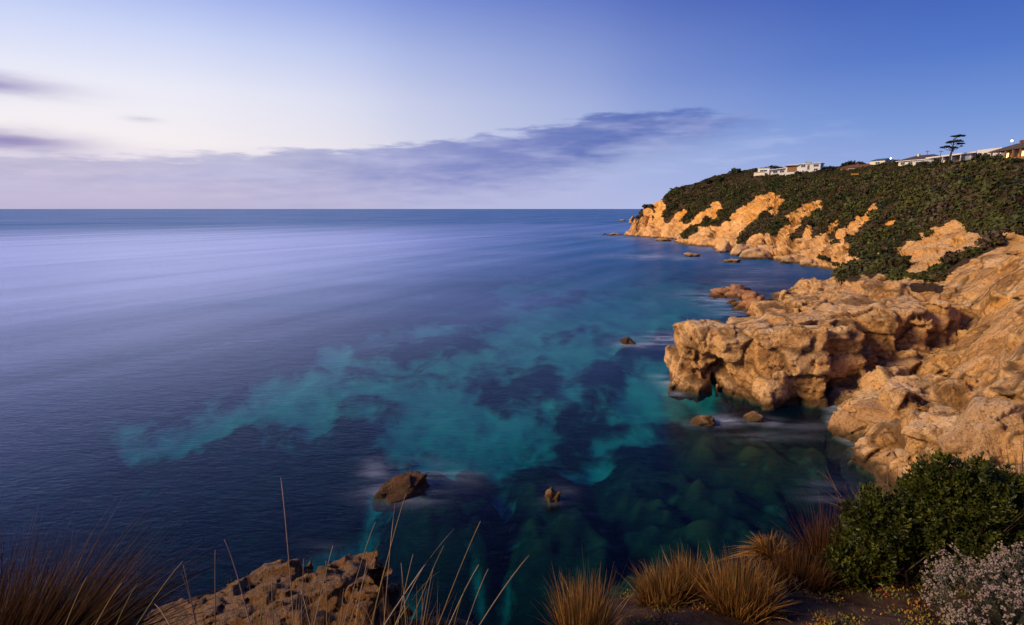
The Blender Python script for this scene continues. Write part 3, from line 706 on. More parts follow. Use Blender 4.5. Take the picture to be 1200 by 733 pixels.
def near_cliff():
    """the orange cliff and its rock point: land height field plus blocks, worked in (X/Y, ln Y, z) so detail follows distance"""
    ss = np.arange(0.235, 1.13, 0.0034, dtype=np.float32); qq = np.arange(math.log(30.0), math.log(113.0), 0.0038, dtype=np.float32); zz = np.arange(-1.6, 15.4, 0.2, dtype=np.float32)
    S2, Q2 = np.meshgrid(ss, qq, indexing='ij'); Yg = np.exp(Q2); Xg = S2 * Yg
    h = land_h(S2, Q2)
    p2 = np.stack([Xg, Yg, h], -1).astype(np.float32)
    px, py = project(Xg, Yg, h)
    smooth = sstep(strokes(px, py, [(1070, 300, 1130, 285, 34), (1150, 330, 1200, 300, 36), (1165, 400, 1210, 380, 75), (1170, 470, 1220, 470, 60), (1185, 520, 1220, 520, 40), (1090, 312, 1060, 318, 18)]), 0.0, 0.5)
    h = h + fbm(p2, 14, 3, 1) * 1.0 - (ridged(p2 * np.array([1, .7, .4], np.float32), 10, 2, 4) - 0.35) * 1.1 * (1 - 0.6 * smooth) * sstep(h, 0.5, 3)
    gs, gq = np.gradient(h, 0.0034, 0.0038); fx = gs / Yg; fy = (gq - S2 * gs) / Yg
    sl = 1 / np.sqrt(1 + fx * fx + fy * fy)
    edge = 1 - sstep(Yg, 30.5, 34) * sstep(Yg, 112, 100) * sstep(S2, 1.125, 1.08)
    d = ((zz[None, None, :] - (h - 4.0 * edge)[..., None]) * sl[..., None]).astype(np.float32)
    g = np.stack(np.broadcast_arrays(Xg[..., None], Yg[..., None], zz[None, None, :]), -1).astype(np.float32)
    def sub(x0, x1, y0, y1):
        m = (Xg > x0) & (Xg < x1) & (Yg > y0) & (Yg < y1)
        a = np.where(m.any(1))[0]; b = np.where(m.any(0))[0]
        return (slice(a[0], a[-1] + 1), slice(b[0], b[-1] + 1))
    n = sub(15, 62, 58, 92); d[n] = smin(d[n], nose(g[n]), 0.6)
    rr = random.Random(31)
    spots = [(px_, py_, 1.0) for px_, py_ in [(1030, 405), (1060, 410), (1085, 380), (1075, 430), (1110, 390), (1130, 370), (1115, 420), (1140, 440), (1165, 430), (1045, 455), (1080, 470), (1120, 470), (1150, 490), (1180, 470), (1100, 350), (1140, 345), (1175, 350), (1195, 400), (1190, 440), (1060, 360), (1020, 485), (1060, 500), (1095, 510), (1130, 515), (1165, 525), (1195, 520), (960, 345), (930, 350), (985, 338), (1010, 335)]]
    spots += [(rr.uniform(1010, 1200), rr.uniform(350, 540), 0.7) for _ in range(34)]
    P2 = np.stack([px, py], -1)
    for sx, sy, k in spots:
        # nearest ground point seen there
        dist = (P2[..., 0] - sx) ** 2 + (P2[..., 1] - sy) ** 2; a, b = np.unravel_index(np.argmin(dist), dist.shape)
        x, y, z = Xg[a, b], Yg[a, b], h[a, b]; w = rr.uniform(0.9, 2.3) * k * (0.6 + y / 130) * (1 - 0.45 * smooth[a, b])
        hs = (w * rr.uniform(.8, 1.5), w * rr.uniform(.8, 1.3), w * rr.uniform(.7, 1.3)); m = sub(x - 2.4 * w, x + 2.4 * w, y - 2.4 * w, y + 2.4 * w)
        bx = sd_box(g[m], (x, y + w * .3, z - w * rr.uniform(.25, .6)), hs, rr.uniform(-.9, .9), .25, rx=rr.uniform(-.5, .3), ry=rr.uniform(-.4, .4))
        d[m] = smin(d[m], bx, 0.35)
    # weathering
    m = np.abs(d) < 1.5; q = g[m]; sm = np.broadcast_to(smooth[..., None], d.shape)[m]; ed = np.broadcast_to(edge[..., None], d.shape)[m]
    def relief(q, sm):
        w = np.stack([fbm(q, 4.5, 2, 30), fbm(q, 4.5, 2, 34), fbm(q, 3.5, 2, 38)], -1) * 0.8
        r1, j1 = blocks(q + w, (5.2, 4.2, 2.7), (0.5, 0.35, -0.3), 1); r2, j2 = blocks(q + w * 0.8, (1.7, 1.4, 0.85), (0.2, 0.42, -0.35), 2)
        cr = np.maximum(np.exp(-(j1 / 0.16) ** 2) * (pn(q, 5, 77) > -0.25), 0.75 * np.exp(-(j2 / 0.10) ** 2) * (pn(q, 3, 78) > 0.02))
        k = 1 - 0.8 * sm
        e = (r1 * 0.95 + r2 * 0.26 + facets(q, 3.6, 21) * 0.45) * k - cr * 0.24 * (1 - 0.4 * sm) + fbm(q, 3.0, 2, 21) * 0.16 + fbm(q, 0.6, 2, 24) * 0.06 + facets(q, 5.5, 28) * 0.45 * sm
        return e, np.clip(r1 + r2 * 0.7 + 0.5, 0, 1), cr
    e, _, _ = relief(q, sm)
    d[m] -= e * (1 - ed)
    V, F = surface_nets(d, np.zeros(3, np.float32), 1.0)
    V, F = main_piece(V, F)
    S3 = ss[0] + V[:, 0] * 0.0034; Y3 = np.exp(qq[0] + V[:, 1] * 0.0038)
    V = np.stack([S3 * Y3, Y3, zz[0] + V[:, 2] * 0.2], 1)
    veg = veg_mask(V[:, 0], V[:, 1], V[:, 2])
    _, bed, crk = relief(V.astype(np.float32), np.zeros(len(V), np.float32))
    link('cliff', mesh_np('cliff', V, F, {'veg': veg, 'bed': bed, 'crack': crk}), M['cliff'], kind='structure')
near_cliff()

# ------------------------------------------------------------------ loose rocks
def boulder_mesh(seed, dims, sub=4, rough=0.18, cuts=7):
    bm = bmesh.new(); bmesh.ops.create_icosphere(bm, subdivisions=sub, radius=1.0)
    V = np.array([v.co for v in bm.verts], np.float32); F = np.array([[v.index for v in f.verts] for f in bm.faces], np.int32); bm.free()
    r = np.random.RandomState(seed)
    for _ in range(cuts):
        n = r.normal(size=3); n /= np.linalg.norm(n); d = r.uniform(0.5, 0.8)
        t = V @ n; V = V - np.maximum(t - d, 0)[:, None] * n * 0.92
    n = V / np.linalg.norm(V, axis=1)[:, None]
    q = V + seed * 3.1
    V = V + n * (fbm(q, 0.9, 4, seed % 50) * rough * .7 - (ridged(q, 0.55, 3, seed % 40) - .3) * rough * 0.45 + facets(q, 0.75, seed % 30) * rough * 1.3)[:, None]
    return mesh_np('rock', V * np.array(dims, np.float32), F)
def rock(name, px, py, dims, seed, label, cat='rock', mat='boulder', D=None, z=None, rz=0.0, sub=4, group=None, rough=0.18, cuts=7, sink=0.25):
    q = PZ(px, py) if D is None else P(px, py, D)
    zz = q[2] if z is None else z
    o = link(name, boulder_mesh(seed, dims, sub, rough, cuts), M[mat], label=label, cat=cat, group=group, loc=(q[0], q[1] + dims[1] * 0.4, zz + dims[2] * (1 - 2 * sink) * 0.5))
    o.rotation_euler = (0, 0, rz); return o
rock('sea_rock', 468, 581, (3.2, 1.6, 1.25), 3, 'dark wet slanting rock standing alone in the near water', mat='seark', rz=0.45, sub=5, rough=0.2, sink=0.42)
rock('sea_rock', 736, 403, (1.4, 0.9, 0.8), 4, 'small dark rock in foam left of the sandstone point', mat='seark', sub=4, rough=0.25)
rock('sea_rock', 647, 588, (0.55, 0.5, 0.85), 16, 'small upright tan rock tip above the submerged reef', mat='boulder', sub=4, sink=0.4, rough=0.38, cuts=10)
rock('sea_rock', 828, 498, (1.5, 1.0, 0.6), 8, 'low tan rock half awash in front of the sandstone point', mat='boulder')
rock('sea_rock', 886, 494, (1.05, 0.8, 0.75), 9, 'tan rock at the foot of the sandstone point beside the sea cave', mat='boulder')
for i, (px, py, w, d, h, lab) in enumerate([(850, 347, 4.0, 2.6, 1.5, 'long brown reef rock in foam, leftmost behind the sandstone point'), (872, 350, 3.6, 2.8, 1.9, 'rounded brown reef rock behind the sandstone point'), (876, 364, 2.4, 2.0, 2.4, 'dark brown reef rock closest behind the sandstone point'), (888, 366, 2.2, 2.0, 2.2, 'brown boulder between the reef and the pale shelf'), (858, 356, 1.2, 0.9, 0.7, 'tiny reef rock in the foam behind the point'), (893, 374, 3.0, 2.0, 1.9, 'brown rock peeping over the top of the sandstone point'), (840, 349, 2.4, 1.6, 0.9, 'outermost low reef rock washed by foam'), (864, 345, 4.4, 2.4, 1.7, 'ragged reef ridge at the back of the reef group'), (884, 357, 3.0, 2.4, 2.0, 'ragged reef rock nearest the pale shelf'), (868, 359, 1.8, 1.4, 1.1, 'small reef rock in the middle of the reef group')]):
    rock('reef_rock', px, py, (w, d, h), 20 + i, lab, mat='reef', group='reef rocks behind the point', rough=0.36, sink=0.3)
for i, (px, py, w, d, h, lab) in enumerate([(813, 301, 4.0, 2.5, 1.7, 'isolated brown rock off the green headland'), (741, 262, 7, 6, 7.5, 'dark rock stack at the very tip of the far headland'), (722, 276, 6.5, 3, 1.7, 'low brown skerry off the tip of the headland'), (708, 275, 2.2, 2, 1.2, 'outermost tiny skerry off the headland'), (714, 276, 2.0, 1.5, 0.9, 'tiny skerry between two others off the headland'), (777, 283, 5, 3, 1.8, 'low brown rock at the foot of the yellow scarp'), (860, 308, 4, 2.5, 1.6, 'low brown rock below the pale boulders of the far shore'), (730, 259, 6, 3, 2.0, 'flat dark rock left of the stack at the headland tip')]):
    rock('offshore_rock', px, py, (w, d, h), 40 + i, lab, mat='boulder', group='rocks off the far headland', rough=0.26)
for i, (px, py, w, d, h) in enumerate([(846, 288, 5, 4, 4.5), (852, 296, 6, 4, 5), (868, 300, 5, 4, 4.5), (885, 304, 8, 4, 4.5), (903, 303, 7, 4, 5), (930, 309, 5, 4, 4), (800, 280, 6, 4, 5), (820, 284, 5, 4, 5), (780, 277, 7, 5, 5), (950, 313, 3.5, 3, 3)]):
    rock('shore_boulder', px, py, (w, d, h), 60 + i, 'big pale orange boulder lining the foot of the far headland', mat='rock', group='boulders along the far shore', rough=0.2, sink=0.35)
rock('boulder', 1003, 507, (2.0, 1.7, 1.9), 81, 'large rounded dark tan boulder at the waterline below the orange cliff', D=51, mat='boulder', sub=5, rough=0.16)
rock('rock_slab', 1060, 505, (4.6, 3.0, 1.7), 82, 'broad furrowed brown slab behind the rounded waterline boulder', D=48.5, mat='boulder', sub=5, rz=-0.35, rough=0.15)
rock('boulder', 1112, 503, (1.7, 1.3, 2.1), 83, 'smooth pale orange wedge-shaped boulder leaning in the gully', D=46, mat='rock', sub=4, rz=0.4, rough=0.08)
rock('boulder', 1128, 490, (1.2, 1.0, 1.6), 84, 'dark grey brown boulder tucked behind the pale wedge', D=48, mat='seark')
rock('boulder', 1090, 478, (1.8, 1.2, 1.0), 85, 'pale angular boulder above the furrowed slab', D=53, mat='rock')
rock('rock_slab', 1160, 520, (3.6, 2.4, 2.6), 86, 'wide pinkish sandstone slab at the right above the green bush', D=38, mat='rock', sub=5, rz=0.5, rough=0.12)
rg = random.Random(4)
for i in range(46):
    px, py = [(rg.uniform(992, 1060), rg.uniform(466, 488)), (rg.uniform(1030, 1110), rg.uniform(495, 535)), (rg.uniform(1010, 1100), rg.uniform(455, 492)), (rg.uniform(1010, 1060), rg.uniform(540, 585))][i % 4]
    D = np.interp(py, [455, 480, 500, 520, 540, 590], [62, 57.5, 49, 45, 42, 36])
    q = P(px, py, D); zz = max(land_z(q[0], q[1]), 0.0); sc = rg.uniform(0.28, 0.75)
    rock('rubble_rock', px, py, (sc * 1.2, sc, sc * .8), 100 + i, 'small tan boulder in the rubble at the foot of the orange cliff', D=D, z=zz, mat='boulder' if i % 3 else 'rock', sub=3, group='rubble at the foot of the orange cliff', rz=rg.uniform(0, 3), rough=0.12)

# ------------------------------------------------------------------ scrub on the hillside (one mass)
def leaf_ball(seed, n, size, squash=0.75, hollow=0.55):
    r = np.random.RandomState(seed)
    d = r.normal(size=(n, 3)); d[:, 2] = np.abs(d[:, 2]) * 1.0 - 0.25; d /= np.linalg.norm(d, axis=1)[:, None]
    lob = 0.75 + 0.35 * pn(d * 2 + seed, 1.0, 3)
    c = d * (r.uniform(hollow, 1, n) * lob)[:, None] * np.array([1, 1, squash])
    a = r.normal(size=(n, 3)); a /= np.linalg.norm(a, axis=1)[:, None]
    b = np.cross(a, d + r.normal(size=(n, 3)) * 0.4); b /= np.linalg.norm(b, axis=1)[:, None]
    s = r.uniform(0.6, 1.3, n)[:, None] * size
    V = np.stack([c - a * s * .5, c + b * s * .55, c + a * s * .6, c - b * s * .45], 1).reshape(-1, 3)
    F = np.arange(4 * n).reshape(-1, 4)
    tone = np.repeat(r.uniform(0, 1, n), 4)
    return V, F, tone
scrub_col = bpy.data.collections.new('scrub_kinds')
for i in range(5):
    V, F, t = leaf_ball(200 + i, [260, 200, 380, 150, 260][i], [0.24, 0.30, 0.17, 0.38, 0.24][i], [0.7, 1.05, 0.5, 0.85, 0.6][i])
    me = mesh_np('scrub_clump', V, F, {'tone': t}, smooth=False); me.materials.append(M['scrub'])
    scrub_col.objects.link(bpy.data.objects.new('scrub_clump', me))
def build_scrub():
    r = np.random.RandomState(8)
    V = LAND; e1 = V[1:, :-1] - V[:-1, :-1]; e2 = V[:-1, 1:] - V[:-1, :-1]
    area = np.linalg.norm(np.cross(e1, e2), axis=2); veg = LVEG[:-1, :-1]; Y = V[:-1, :-1, 1]; Z = V[:-1, :-1, 2]; nz = np.abs(LN[:-1, :-1, 2])
    px, py = project(V[:-1, :-1, 0], Y, Z)
    vis = (px < 1260) & (Y < 520) & (px > 730)
    dens = area * (veg > 0.5) * vis * np.where(Y > 180, 0.36, 0.8)
    # a sparse dry fringe on the bare slopes too
    dens = dens + area * (veg <= 0.5) * vis * (Z > 3) * 0.004
    p = (dens / dens.sum()).ravel(); n = int(min(dens.sum(), 26000)); print('scrub', n, dens.sum())
    k = r.choice(p.size, n, p=p)
    pos = V[:-1, :-1].reshape(-1, 3)[k] + r.uniform(-.4, .4, (n, 3)) * np.array([1, 1, 0]); vg = veg.ravel()[k]
    patch = pn(pos, 22, 90)
    sc = np.exp(r.normal(-0.06, 0.55, n)) * (1.35 + 0.75 * patch) * np.where(pos[:, 2] > 41, 0.6, 1.0) * np.where(pos[:, 1] > 180, 1.35, 0.75 + (pos[:, 1] - 70) / 200)
    sc = np.where(r.uniform(size=n) < 0.035, sc * 2.1, sc); sc = np.minimum(sc, np.where(pos[:, 2] > 40, 1.6, 4.2))
    bl = LVEG.copy()
    for ax in (0, 1): bl = sum(np.roll(bl, k, ax) for k in range(-5, 6)) / 11
    sc = sc * (np.where(pos[:, 1] < 125, 0.8, 0.38) + np.where(pos[:, 1] < 125, 0.2, 0.62) * np.clip(bl[:-1, :-1].ravel()[k], 0, 1) ** 2)
    sc = np.where(vg > 0.5, sc, 0.45)
    me = bpy.data.meshes.new('coastal_scrub'); me.vertices.add(n); me.vertices.foreach_set('co', pos.astype(np.float32).ravel())
    a = me.attributes.new('scl', 'FLOAT', 'POINT'); a.data.foreach_set('value', sc.astype(np.float32)); me.update()
    o = link('coastal_scrub', me, M['scrub'], label='low dark green and russet coastal scrub covering the headland slope', cat='scrub', kind='stuff')
    ng = bpy.data.node_groups.new('scrub', 'GeometryNodeTree')
    ng.interface.new_socket('Geometry', in_out='INPUT', socket_type='NodeSocketGeometry'); ng.interface.new_socket('Geometry', in_out='OUTPUT', socket_type='NodeSocketGeometry')
    nd = ng.nodes; L_ = ng.links.new
    gi = nd.new('NodeGroupInput'); go = nd.new('NodeGroupOutput'); ip = nd.new('GeometryNodeInstanceOnPoints'); ci = nd.new('GeometryNodeCollectionInfo')
    mp = nd.new('GeometryNodeMeshToPoints')
    ci.inputs['Collection'].default_value = scrub_col; ci.inputs['Separate Children'].default_value = True; ci.inputs['Reset Children'].default_value = True
    na = nd.new('GeometryNodeInputNamedAttribute'); na.data_type = 'FLOAT'; na.inputs['Name'].default_value = 'scl'
    rv = nd.new('FunctionNodeRandomValue'); rv.data_type = 'FLOAT_VECTOR'; rv.inputs[0].default_value = (-0.25, -0.25, 0); rv.inputs[1].default_value = (0.25, 0.25, 6.28)
    L_(gi.outputs[0], mp.inputs[0]); L_(mp.outputs[0], ip.inputs['Points']); L_(ci.outputs[0], ip.inputs['Instance']); ip.inputs['Pick Instance'].default_value = True
    L_(na.outputs[0], ip.inputs['Scale']); L_(rv.outputs[0], ip.inputs['Rotation']); L_(ip.outputs[0], go.inputs[0])
    md = o.modifiers.new('scrub', 'NODES'); md.node_group = ng
build_scrub()

def shrub(px, py, D, rx, rz_, label, seed, name='skyline_shrub', group=None, n=900, mat='tree'):
    q = P(px, py, D); zb = land_z(q[0], q[1]) - 0.3
    t = empty(name, (q[0], q[1], zb), label, 'shrub', group)
    V, F, tone = leaf_ball(seed, n, 0.22, 1.0, 0.3); V = V * np.array([rx, rx, rz_]); V[:, 2] += rz_ * 0.25
    link('crown', mesh_np('crown', V, F, {'tone': tone}, False), M[mat], t)
    m = MB(); m.tube([(0, 0, -.4), (0.1, 0, rz_ * .3), (0.2, 0.1, rz_ * .7)], [0.18, 0.14, 0.05]); m.build('trunk', M['bark'], t)
for i, (px, py, D, rx, rz_, lab) in enumerate([(994, 193, 356, 6.0, 5.5, 'large rounded dark shrub on the skyline right of the white house'), (1007, 194, 352, 4.0, 4.0, 'smaller rounded shrub beside the largest skyline shrub'), (1052, 190, 318, 3.2, 3.4, 'dark shrub right of the distant street lamp'), (862, 206, 445, 5.5, 5, 'dark spreading shrub on the skyline left of the white houses'), (905, 199, 430, 10, 4, 'wide dark shrub behind the small white house'), (800, 222, 470, 4, 4, 'shrub bump on the falling skyline of the headland'), (845, 209, 440, 4.5, 4.5, 'dark shrub at the crest of the headland'), (758, 242, 486, 3, 3, 'small shrub on the seaward brow of the headland'), (1150, 190, 247, 5.5, 4.5, 'rounded hedge shrub in front of the long white house'), (1128, 191, 255, 4, 2.6, 'low shrub below the long flat roof'), (1035, 193, 322, 3.5, 2.6, 'low shrub under the distant street lamp'), (830, 213, 452, 4.5, 3.5, 'low shrub midway down the skyline of the headland'), (1064, 191, 300, 2.8, 2.4, 'dark garden shrub in front of the dark-roofed house, at its left end'), (1082, 190, 292, 2.4, 2.6, 'dark garden shrub in front of the middle of the dark-roofed house'), (1098, 190, 280, 2.8, 3.0, 'dark shrub between the dark-roofed house and the long white one'), (1112, 190, 272, 2.6, 2.4, 'dark shrub at the foot of the pine'), (1168, 190, 238, 3.0, 3.6, 'dark shrub where the white end wall meets the timber house'), (1190, 190, 224, 3.0, 2.6, 'low dark shrub under the timber verandah'), (935, 204, 388, 3.4, 3.0, 'dark shrub below the brown panel of the white house'), (973, 200, 372, 4.0, 3.6, 'dark shrub at the right end of the white modern house')]):
    shrub(px, py, D, rx, rz_, lab, 300 + i, group='shrubs on the skyline')

# ------------------------------------------------------------------ the tall pine on the skyline
def pine():
    D = 262; b = P(1113, 184, D); sc = D / FPX
    t = empty('pine_tree', (b[0], b[1], land_z(b[0], b[1]) - .3), 'tall dark pine with flat tiered crown rising above the roofs', 'tree')
    zb = land_z(b[0], b[1]) - .3
    loc = lambda px, py, dy=0: Vector(P(px, py, D)) + Vector((0, dy, 0)) - Vector((b[0], b[1], zb))
    m = MB(); m.tube([(0, 0, 0), loc(1114, 182), loc(1116, 176), loc(1117, 170), loc(1119, 164), loc(1122, 160)], [0.45, 0.4, 0.33, 0.26, 0.16, 0.06], 7)
    m.build('trunk', M['bark'], t, True)
    r = np.random.RandomState(4)
    tiers = [(1126, 159.5, 7.5, 1.7), (1123, 166, 5.0, 2.0), (1128, 168.5, 4.5, 1.6), (1115, 167, 4.5, 2.0), (1111, 172.5, 4.5, 2.0), (1116, 174, 4.0, 1.8), (1106.5, 173, 2.5, 1.2), (1123.5, 172, 2.0, 1.0), (1119, 160.5, 2.2, 1.0)]
    for i, (px, py, rx, rz_) in enumerate(tiers):
        c = loc(px, py, r.uniform(-1.5, 1.5))
        V, F, tone = leaf_ball(400 + i, 520, 0.34, 1.0, 0.05)
        V = V * np.array([rx * sc * 1.15, rx * sc * 1.15, rz_ * sc * 1.25]) + np.array(c)
        link('foliage_tier', mesh_np('foliage_tier', V, F, {'tone': tone}, False), M['tree'], t)
        m = MB(); k = loc(1117, min(py + 4, 178)); m.tube([k, k.lerp(c, .5) + Vector((0, 0, -.3)), c], [0.16, 0.12, 0.05], 5); m.build('limb', M['bark'], t)
pine()

# ------------------------------------------------------------------ houses on the crest
M['white'] = plain('white_render', (0.56, 0.57, 0.60, 1), 0.8, 0.1, 0.5)
M['cream'] = plain('cream_wall', (0.62, 0.56, 0.46, 1), 0.8, 0.12, 0.5)
M['glass'] = plain('window_glass', (0.03, 0.04, 0.055, 1), 0.08, 0.1, 1, 0.6)
M['dkroof'] = plain('dark_tile_roof', (0.075, 0.06, 0.055, 1), 0.8, 0.25, 1.5)
M['redroof'] = plain('red_brown_roof', (0.16, 0.07, 0.045, 1), 0.8, 0.3, 1.5)
M['blueroof'] = plain('blue_metal_roof', (0.03, 0.12, 0.24, 1), 0.4, 0.1, 1.5)
M['timber'] = plain('brown_timber', (0.24, 0.12, 0.055, 1), 0.7, 0.3, 3)
M['amber'] = plain('lamplit_wall', (0.55, 0.26, 0.07, 1), 0.8, 0.15, 1, 0.2)  # amber lamplight put into the wall's base colour
M['litwin'] = plain('lit_window', (0.8, 0.6, 0.3, 1), 0.5, 0.05, 1, 0.2, (1.0, 0.62, 0.25, 1), 2.2)
M['grey'] = plain('grey_metal', (0.2, 0.2, 0.2, 1), 0.5, 0.1, 3)
M['yellow'] = plain('yellow_panel', (0.75, 0.42, 0.05, 1), 0.6, 0.1, 3)
def house(name, a, b, depth, label):
    """a, b: (px, D) of the front wall's two ends. Returns Empty with x along the front, y going back"""
    A = P(a[0], 190, a[1]); B = P(b[0], 190, b[1]); L_ = math.hypot(B[0] - A[0], B[1] - A[1])
    z = CAMZ
    t = empty(name, (A[0], A[1], z), label, 'house', rz=math.atan2(B[1] - A[1], B[0] - A[0]))
    hz = lambda px, py, D: P(px, py, D)[2] - CAMZ
    gz = min(land_z(A[0], A[1]), land_z(B[0], B[1])) - CAMZ - 3.0
    return t, L_, hz, gz
def part(t, name, mat, *boxes):
    m = MB()
    for b in boxes: m.box(*b)
    return m.build(name, M[mat], t)
def window(t, x0, x1, z0, z1, y=0.0, mat='glass', fm='white'):
    f = MB(); w = 0.14
    for b in ((x0, x1, y - .12, y - .005, z0, z0 + w), (x0, x1, y - .12, y - .005, z1 - w, z1), (x0, x0 + w, y - .12, y - .005, z0 + w, z1 - w), (x1 - w, x1, y - .12, y - .005, z0 + w, z1 - w), ((x0 + x1) / 2 - .05, (x0 + x1) / 2 + .05, y - .1, y - .005, z0 + w, z1 - w)): f.box(*b)
    o = f.build('window', M[fm], t)
    part(o, 'pane', mat, (x0 + w, x1 - w, y - .05, y - .004, z0 + w, z1 - w))
# white modern house with flat roofs
t, L_, hz, g = house('white_house', (921, 402), (962, 388), 10, 'white modern flat-roofed house with a brown panel and dark windows')
r1, e1 = hz(921, 193.6, 402), hz(940, 191.8, 395)
part(t, 'wall', 'white', (0.0, L_ * .38, 0.8, 9, g, r1 - .5)); part(t, 'timber_panel', 'timber', (L_ * .05, L_ * .33, 0.7, .79, r1 - 4.8, r1 - .5))
part(t, 'roof', 'white', (-1.5, L_ * .40, -1.2, 10, r1 - .5, r1)); part(t, 'upper_block', 'white', (L_ * .381, L_, 0, 9.5, g, e1 - .4)); part(t, 'upper_roof', 'white', (L_ * .402, L_ + .6, -.8, 10, e1 - .4, e1))
window(t, L_ * .45, L_ * .58, e1 - 2.6, e1 - .9); window(t, L_ * .80, L_ * .95, e1 - 2.6, e1 - .9); window(t, L_ * .63, L_ * .70, e1 - 4.4, e1 - 1.0); window(t, L_ * .82, L_ * .93, e1 - 5.2, e1 - 3.6)
part(t, 'chimney', 'grey', (L_ * .52, L_ * .57, 4, 5, e1, e1 + 1.2), ); part(t, 'rooftop_unit', 'grey', (L_ * .62, L_ * .70, 3, 5, e1, e1 + 1.0))
part(t, 'balcony', 'white', (L_ * .36, L_ * .52, -1.6, -.01, e1 - 5.6, e1 - 4.6))
t, L_, hz, g = house('white_house', (903, 412), (921, 406), 9, 'low white house with a shallow sloping roof between two taller ones')
r1 = hz(910, 197, 409); part(t, 'wall', 'white', (0.6, L_, 0.6, 8, g, r1 - 1.2))
m = MB(); m.prism([(-.4, -1, r1 - 1.6), (L_ + .4, -1, r1 - .5), (L_ + .4, 8.6, r1 - .5), (-.4, 8.6, r1 - 1.6)], [(-.4, -1, r1 - 1.1), (L_ + .4, -1, r1), (L_ + .4, 8.6, r1), (-.4, 8.6, r1 - 1.1)]); m.build('roof', M['white'], t)
window(t, 2, 5, r1 - 3.6, r1 - 1.9, .6); window(t, 6.5, 9.5, r1 - 3.4, r1 - 1.7, .6)
t, L_, hz, g = house('white_house', (888.5, 420), (902, 414), 9, 'small white stepped house at the seaward end of the row')
r1 = hz(895, 197.2, 417); part(t, 'wall', 'white', (0, L_, 0.6, 8, g, r1 - .3)); part(t, 'roof', 'white', (-.3, L_ + .3, .2, 8.4, r1 - .3, r1)); part(t, 'terrace', 'cream', (-1.2, L_ * .8, -3, .59, g, r1 - 3.4)); window(t, 1.5, L_ - 1.5, r1 - 2.6, r1 - 1.2, .6)
part(t, 'terrace_rail', 'grey', (-1.2, L_ * .8, -3.05, -2.98, r1 - 3.39, r1 - 2.9))
# red-brown roof half hidden in shrubs
def hip(t, x0, x1, y0, y1, ze, zr, mat, inset, name='roof'):
    m = MB(); ym = (y0 + y1) / 2
    m.add([(x0, y0, ze), (x1, y0, ze), (x1, y1, ze), (x0, y1, ze), (x0 + inset, ym, zr), (x1 - inset, ym, zr)], [(3, 2, 1, 0), (0, 1, 5, 4), (2, 3, 4, 5), (1, 2, 5), (3, 0, 4)])
    return m.build(name, M[mat], t)
t, L_, hz, g = house('brown_roofed_house', (984, 352), (1028, 338), 10, 'low house with red-brown roof half hidden behind dark shrubs')
part(t, 'wall', 'timber', (.6, L_ - .6, .6, 10, g, hz(1005, 196.5, 345))); hip(t, 0, L_, 0, 11, hz(1005, 196.5, 345) + .01, hz(1010, 192.3, 345), 'redroof', 4); window(t, 5, 8, hz(1005, 199.5, 345), hz(1005, 197.2, 345), .6); part(t, 'chimney', 'redroof', (8, 9, 5, 6, hz(1005, 194, 345), hz(1005, 191.5, 345)))
t, L_, hz, g = house('blue_roofed_house', (1018, 345), (1037, 335), 9, 'house with a blue metal roof left of the distant street lamp')
z1 = hz(1028, 188.5, 340); part(t, 'wall', 'cream', (.4, L_ - .4, .5, 8, g, z1)); hip(t, 0, L_, 0, 9, z1 + .01, z1 + 1.3, 'blueroof', 1.5); window(t, 4, 7, z1 - 2, z1 - .7, .5)
# dark hip roof with white fascia
t, L_, hz, g = house('dark_roofed_house', (1050, 312), (1100, 292), 12, 'cream house under a broad dark tiled hip roof')
z1 = hz(1075, 187.3, 302); part(t, 'wall', 'cream', (.8, L_ - .8, .9, 12, g, z1 - .3)); part(t, 'fascia', 'white', (-.2, L_ + .2, -.1, 12.8, z1 - .3, z1)); hip(t, -.2, L_ + .2, -.1, 12.8, z1 + .01, hz(1080, 181.2, 302), 'dkroof', 7)
for k in range(5): window(t, 2 + k * L_ / 5.4, 2 + k * L_ / 5.4 + 2.4, z1 - 2.2, z1 - .7, .9)
part(t, 'verandah', 'white', (L_ * .45, L_ * .98, -2.2, -.11, z1 - 1.3, z1 - 1.0)); part(t, 'chimney', 'cream', (L_ * .35, L_ * .35 + .9, 5, 6, z1 + 1.2, hz(1080, 179.6, 302)))
# long white house
t, L_, hz, g = house('long_white_house', (1091, 290), (1176, 246), 10, 'long white house with thin overhanging flat roof and a tall blank end wall')
z1 = hz(1150, 177.0, 259); part(t, 'roof', 'white', (-1.0, L_ * .70, -2.2, 9, z1 - .75, z1 - .1)); part(t, 'wall', 'cream', (1.0, L_ * .20, .5, 8.5, g, z1 - .76)); part(t, 'recessed_wall', 'timber', (L_ * .201, L_ * .70, 1.6, 8.4, g, z1 - .76)); part(t, 'end_wall', 'white', (L_ * .701, L_, -1.5, 9, g, z1 + .25))
part(t, 'bay', 'white', (L_ * .52, L_ * .60, -.5, 1.59, g, z1 - .77))
for k in range(3): part(t, 'post', 'white', (L_ * (.23 + .13 * k), L_ * (.23 + .13 * k) + .35, -1.9, -1.55, g, z1 - .76))
window(t, L_ * .24, L_ * .34, z1 - 3.6, z1 - 1.2, 1.6); window(t, L_ * .38, L_ * .50, z1 - 3.6, z1 - 1.2, 1.6); window(t, L_ * .62, L_ * .69, z1 - 3.6, z1 - 1.2, 1.6); part(t, 'chimney', 'grey', (L_ * .78, L_ * .82, 3, 4.4, z1 + .25, z1 + 1.0))
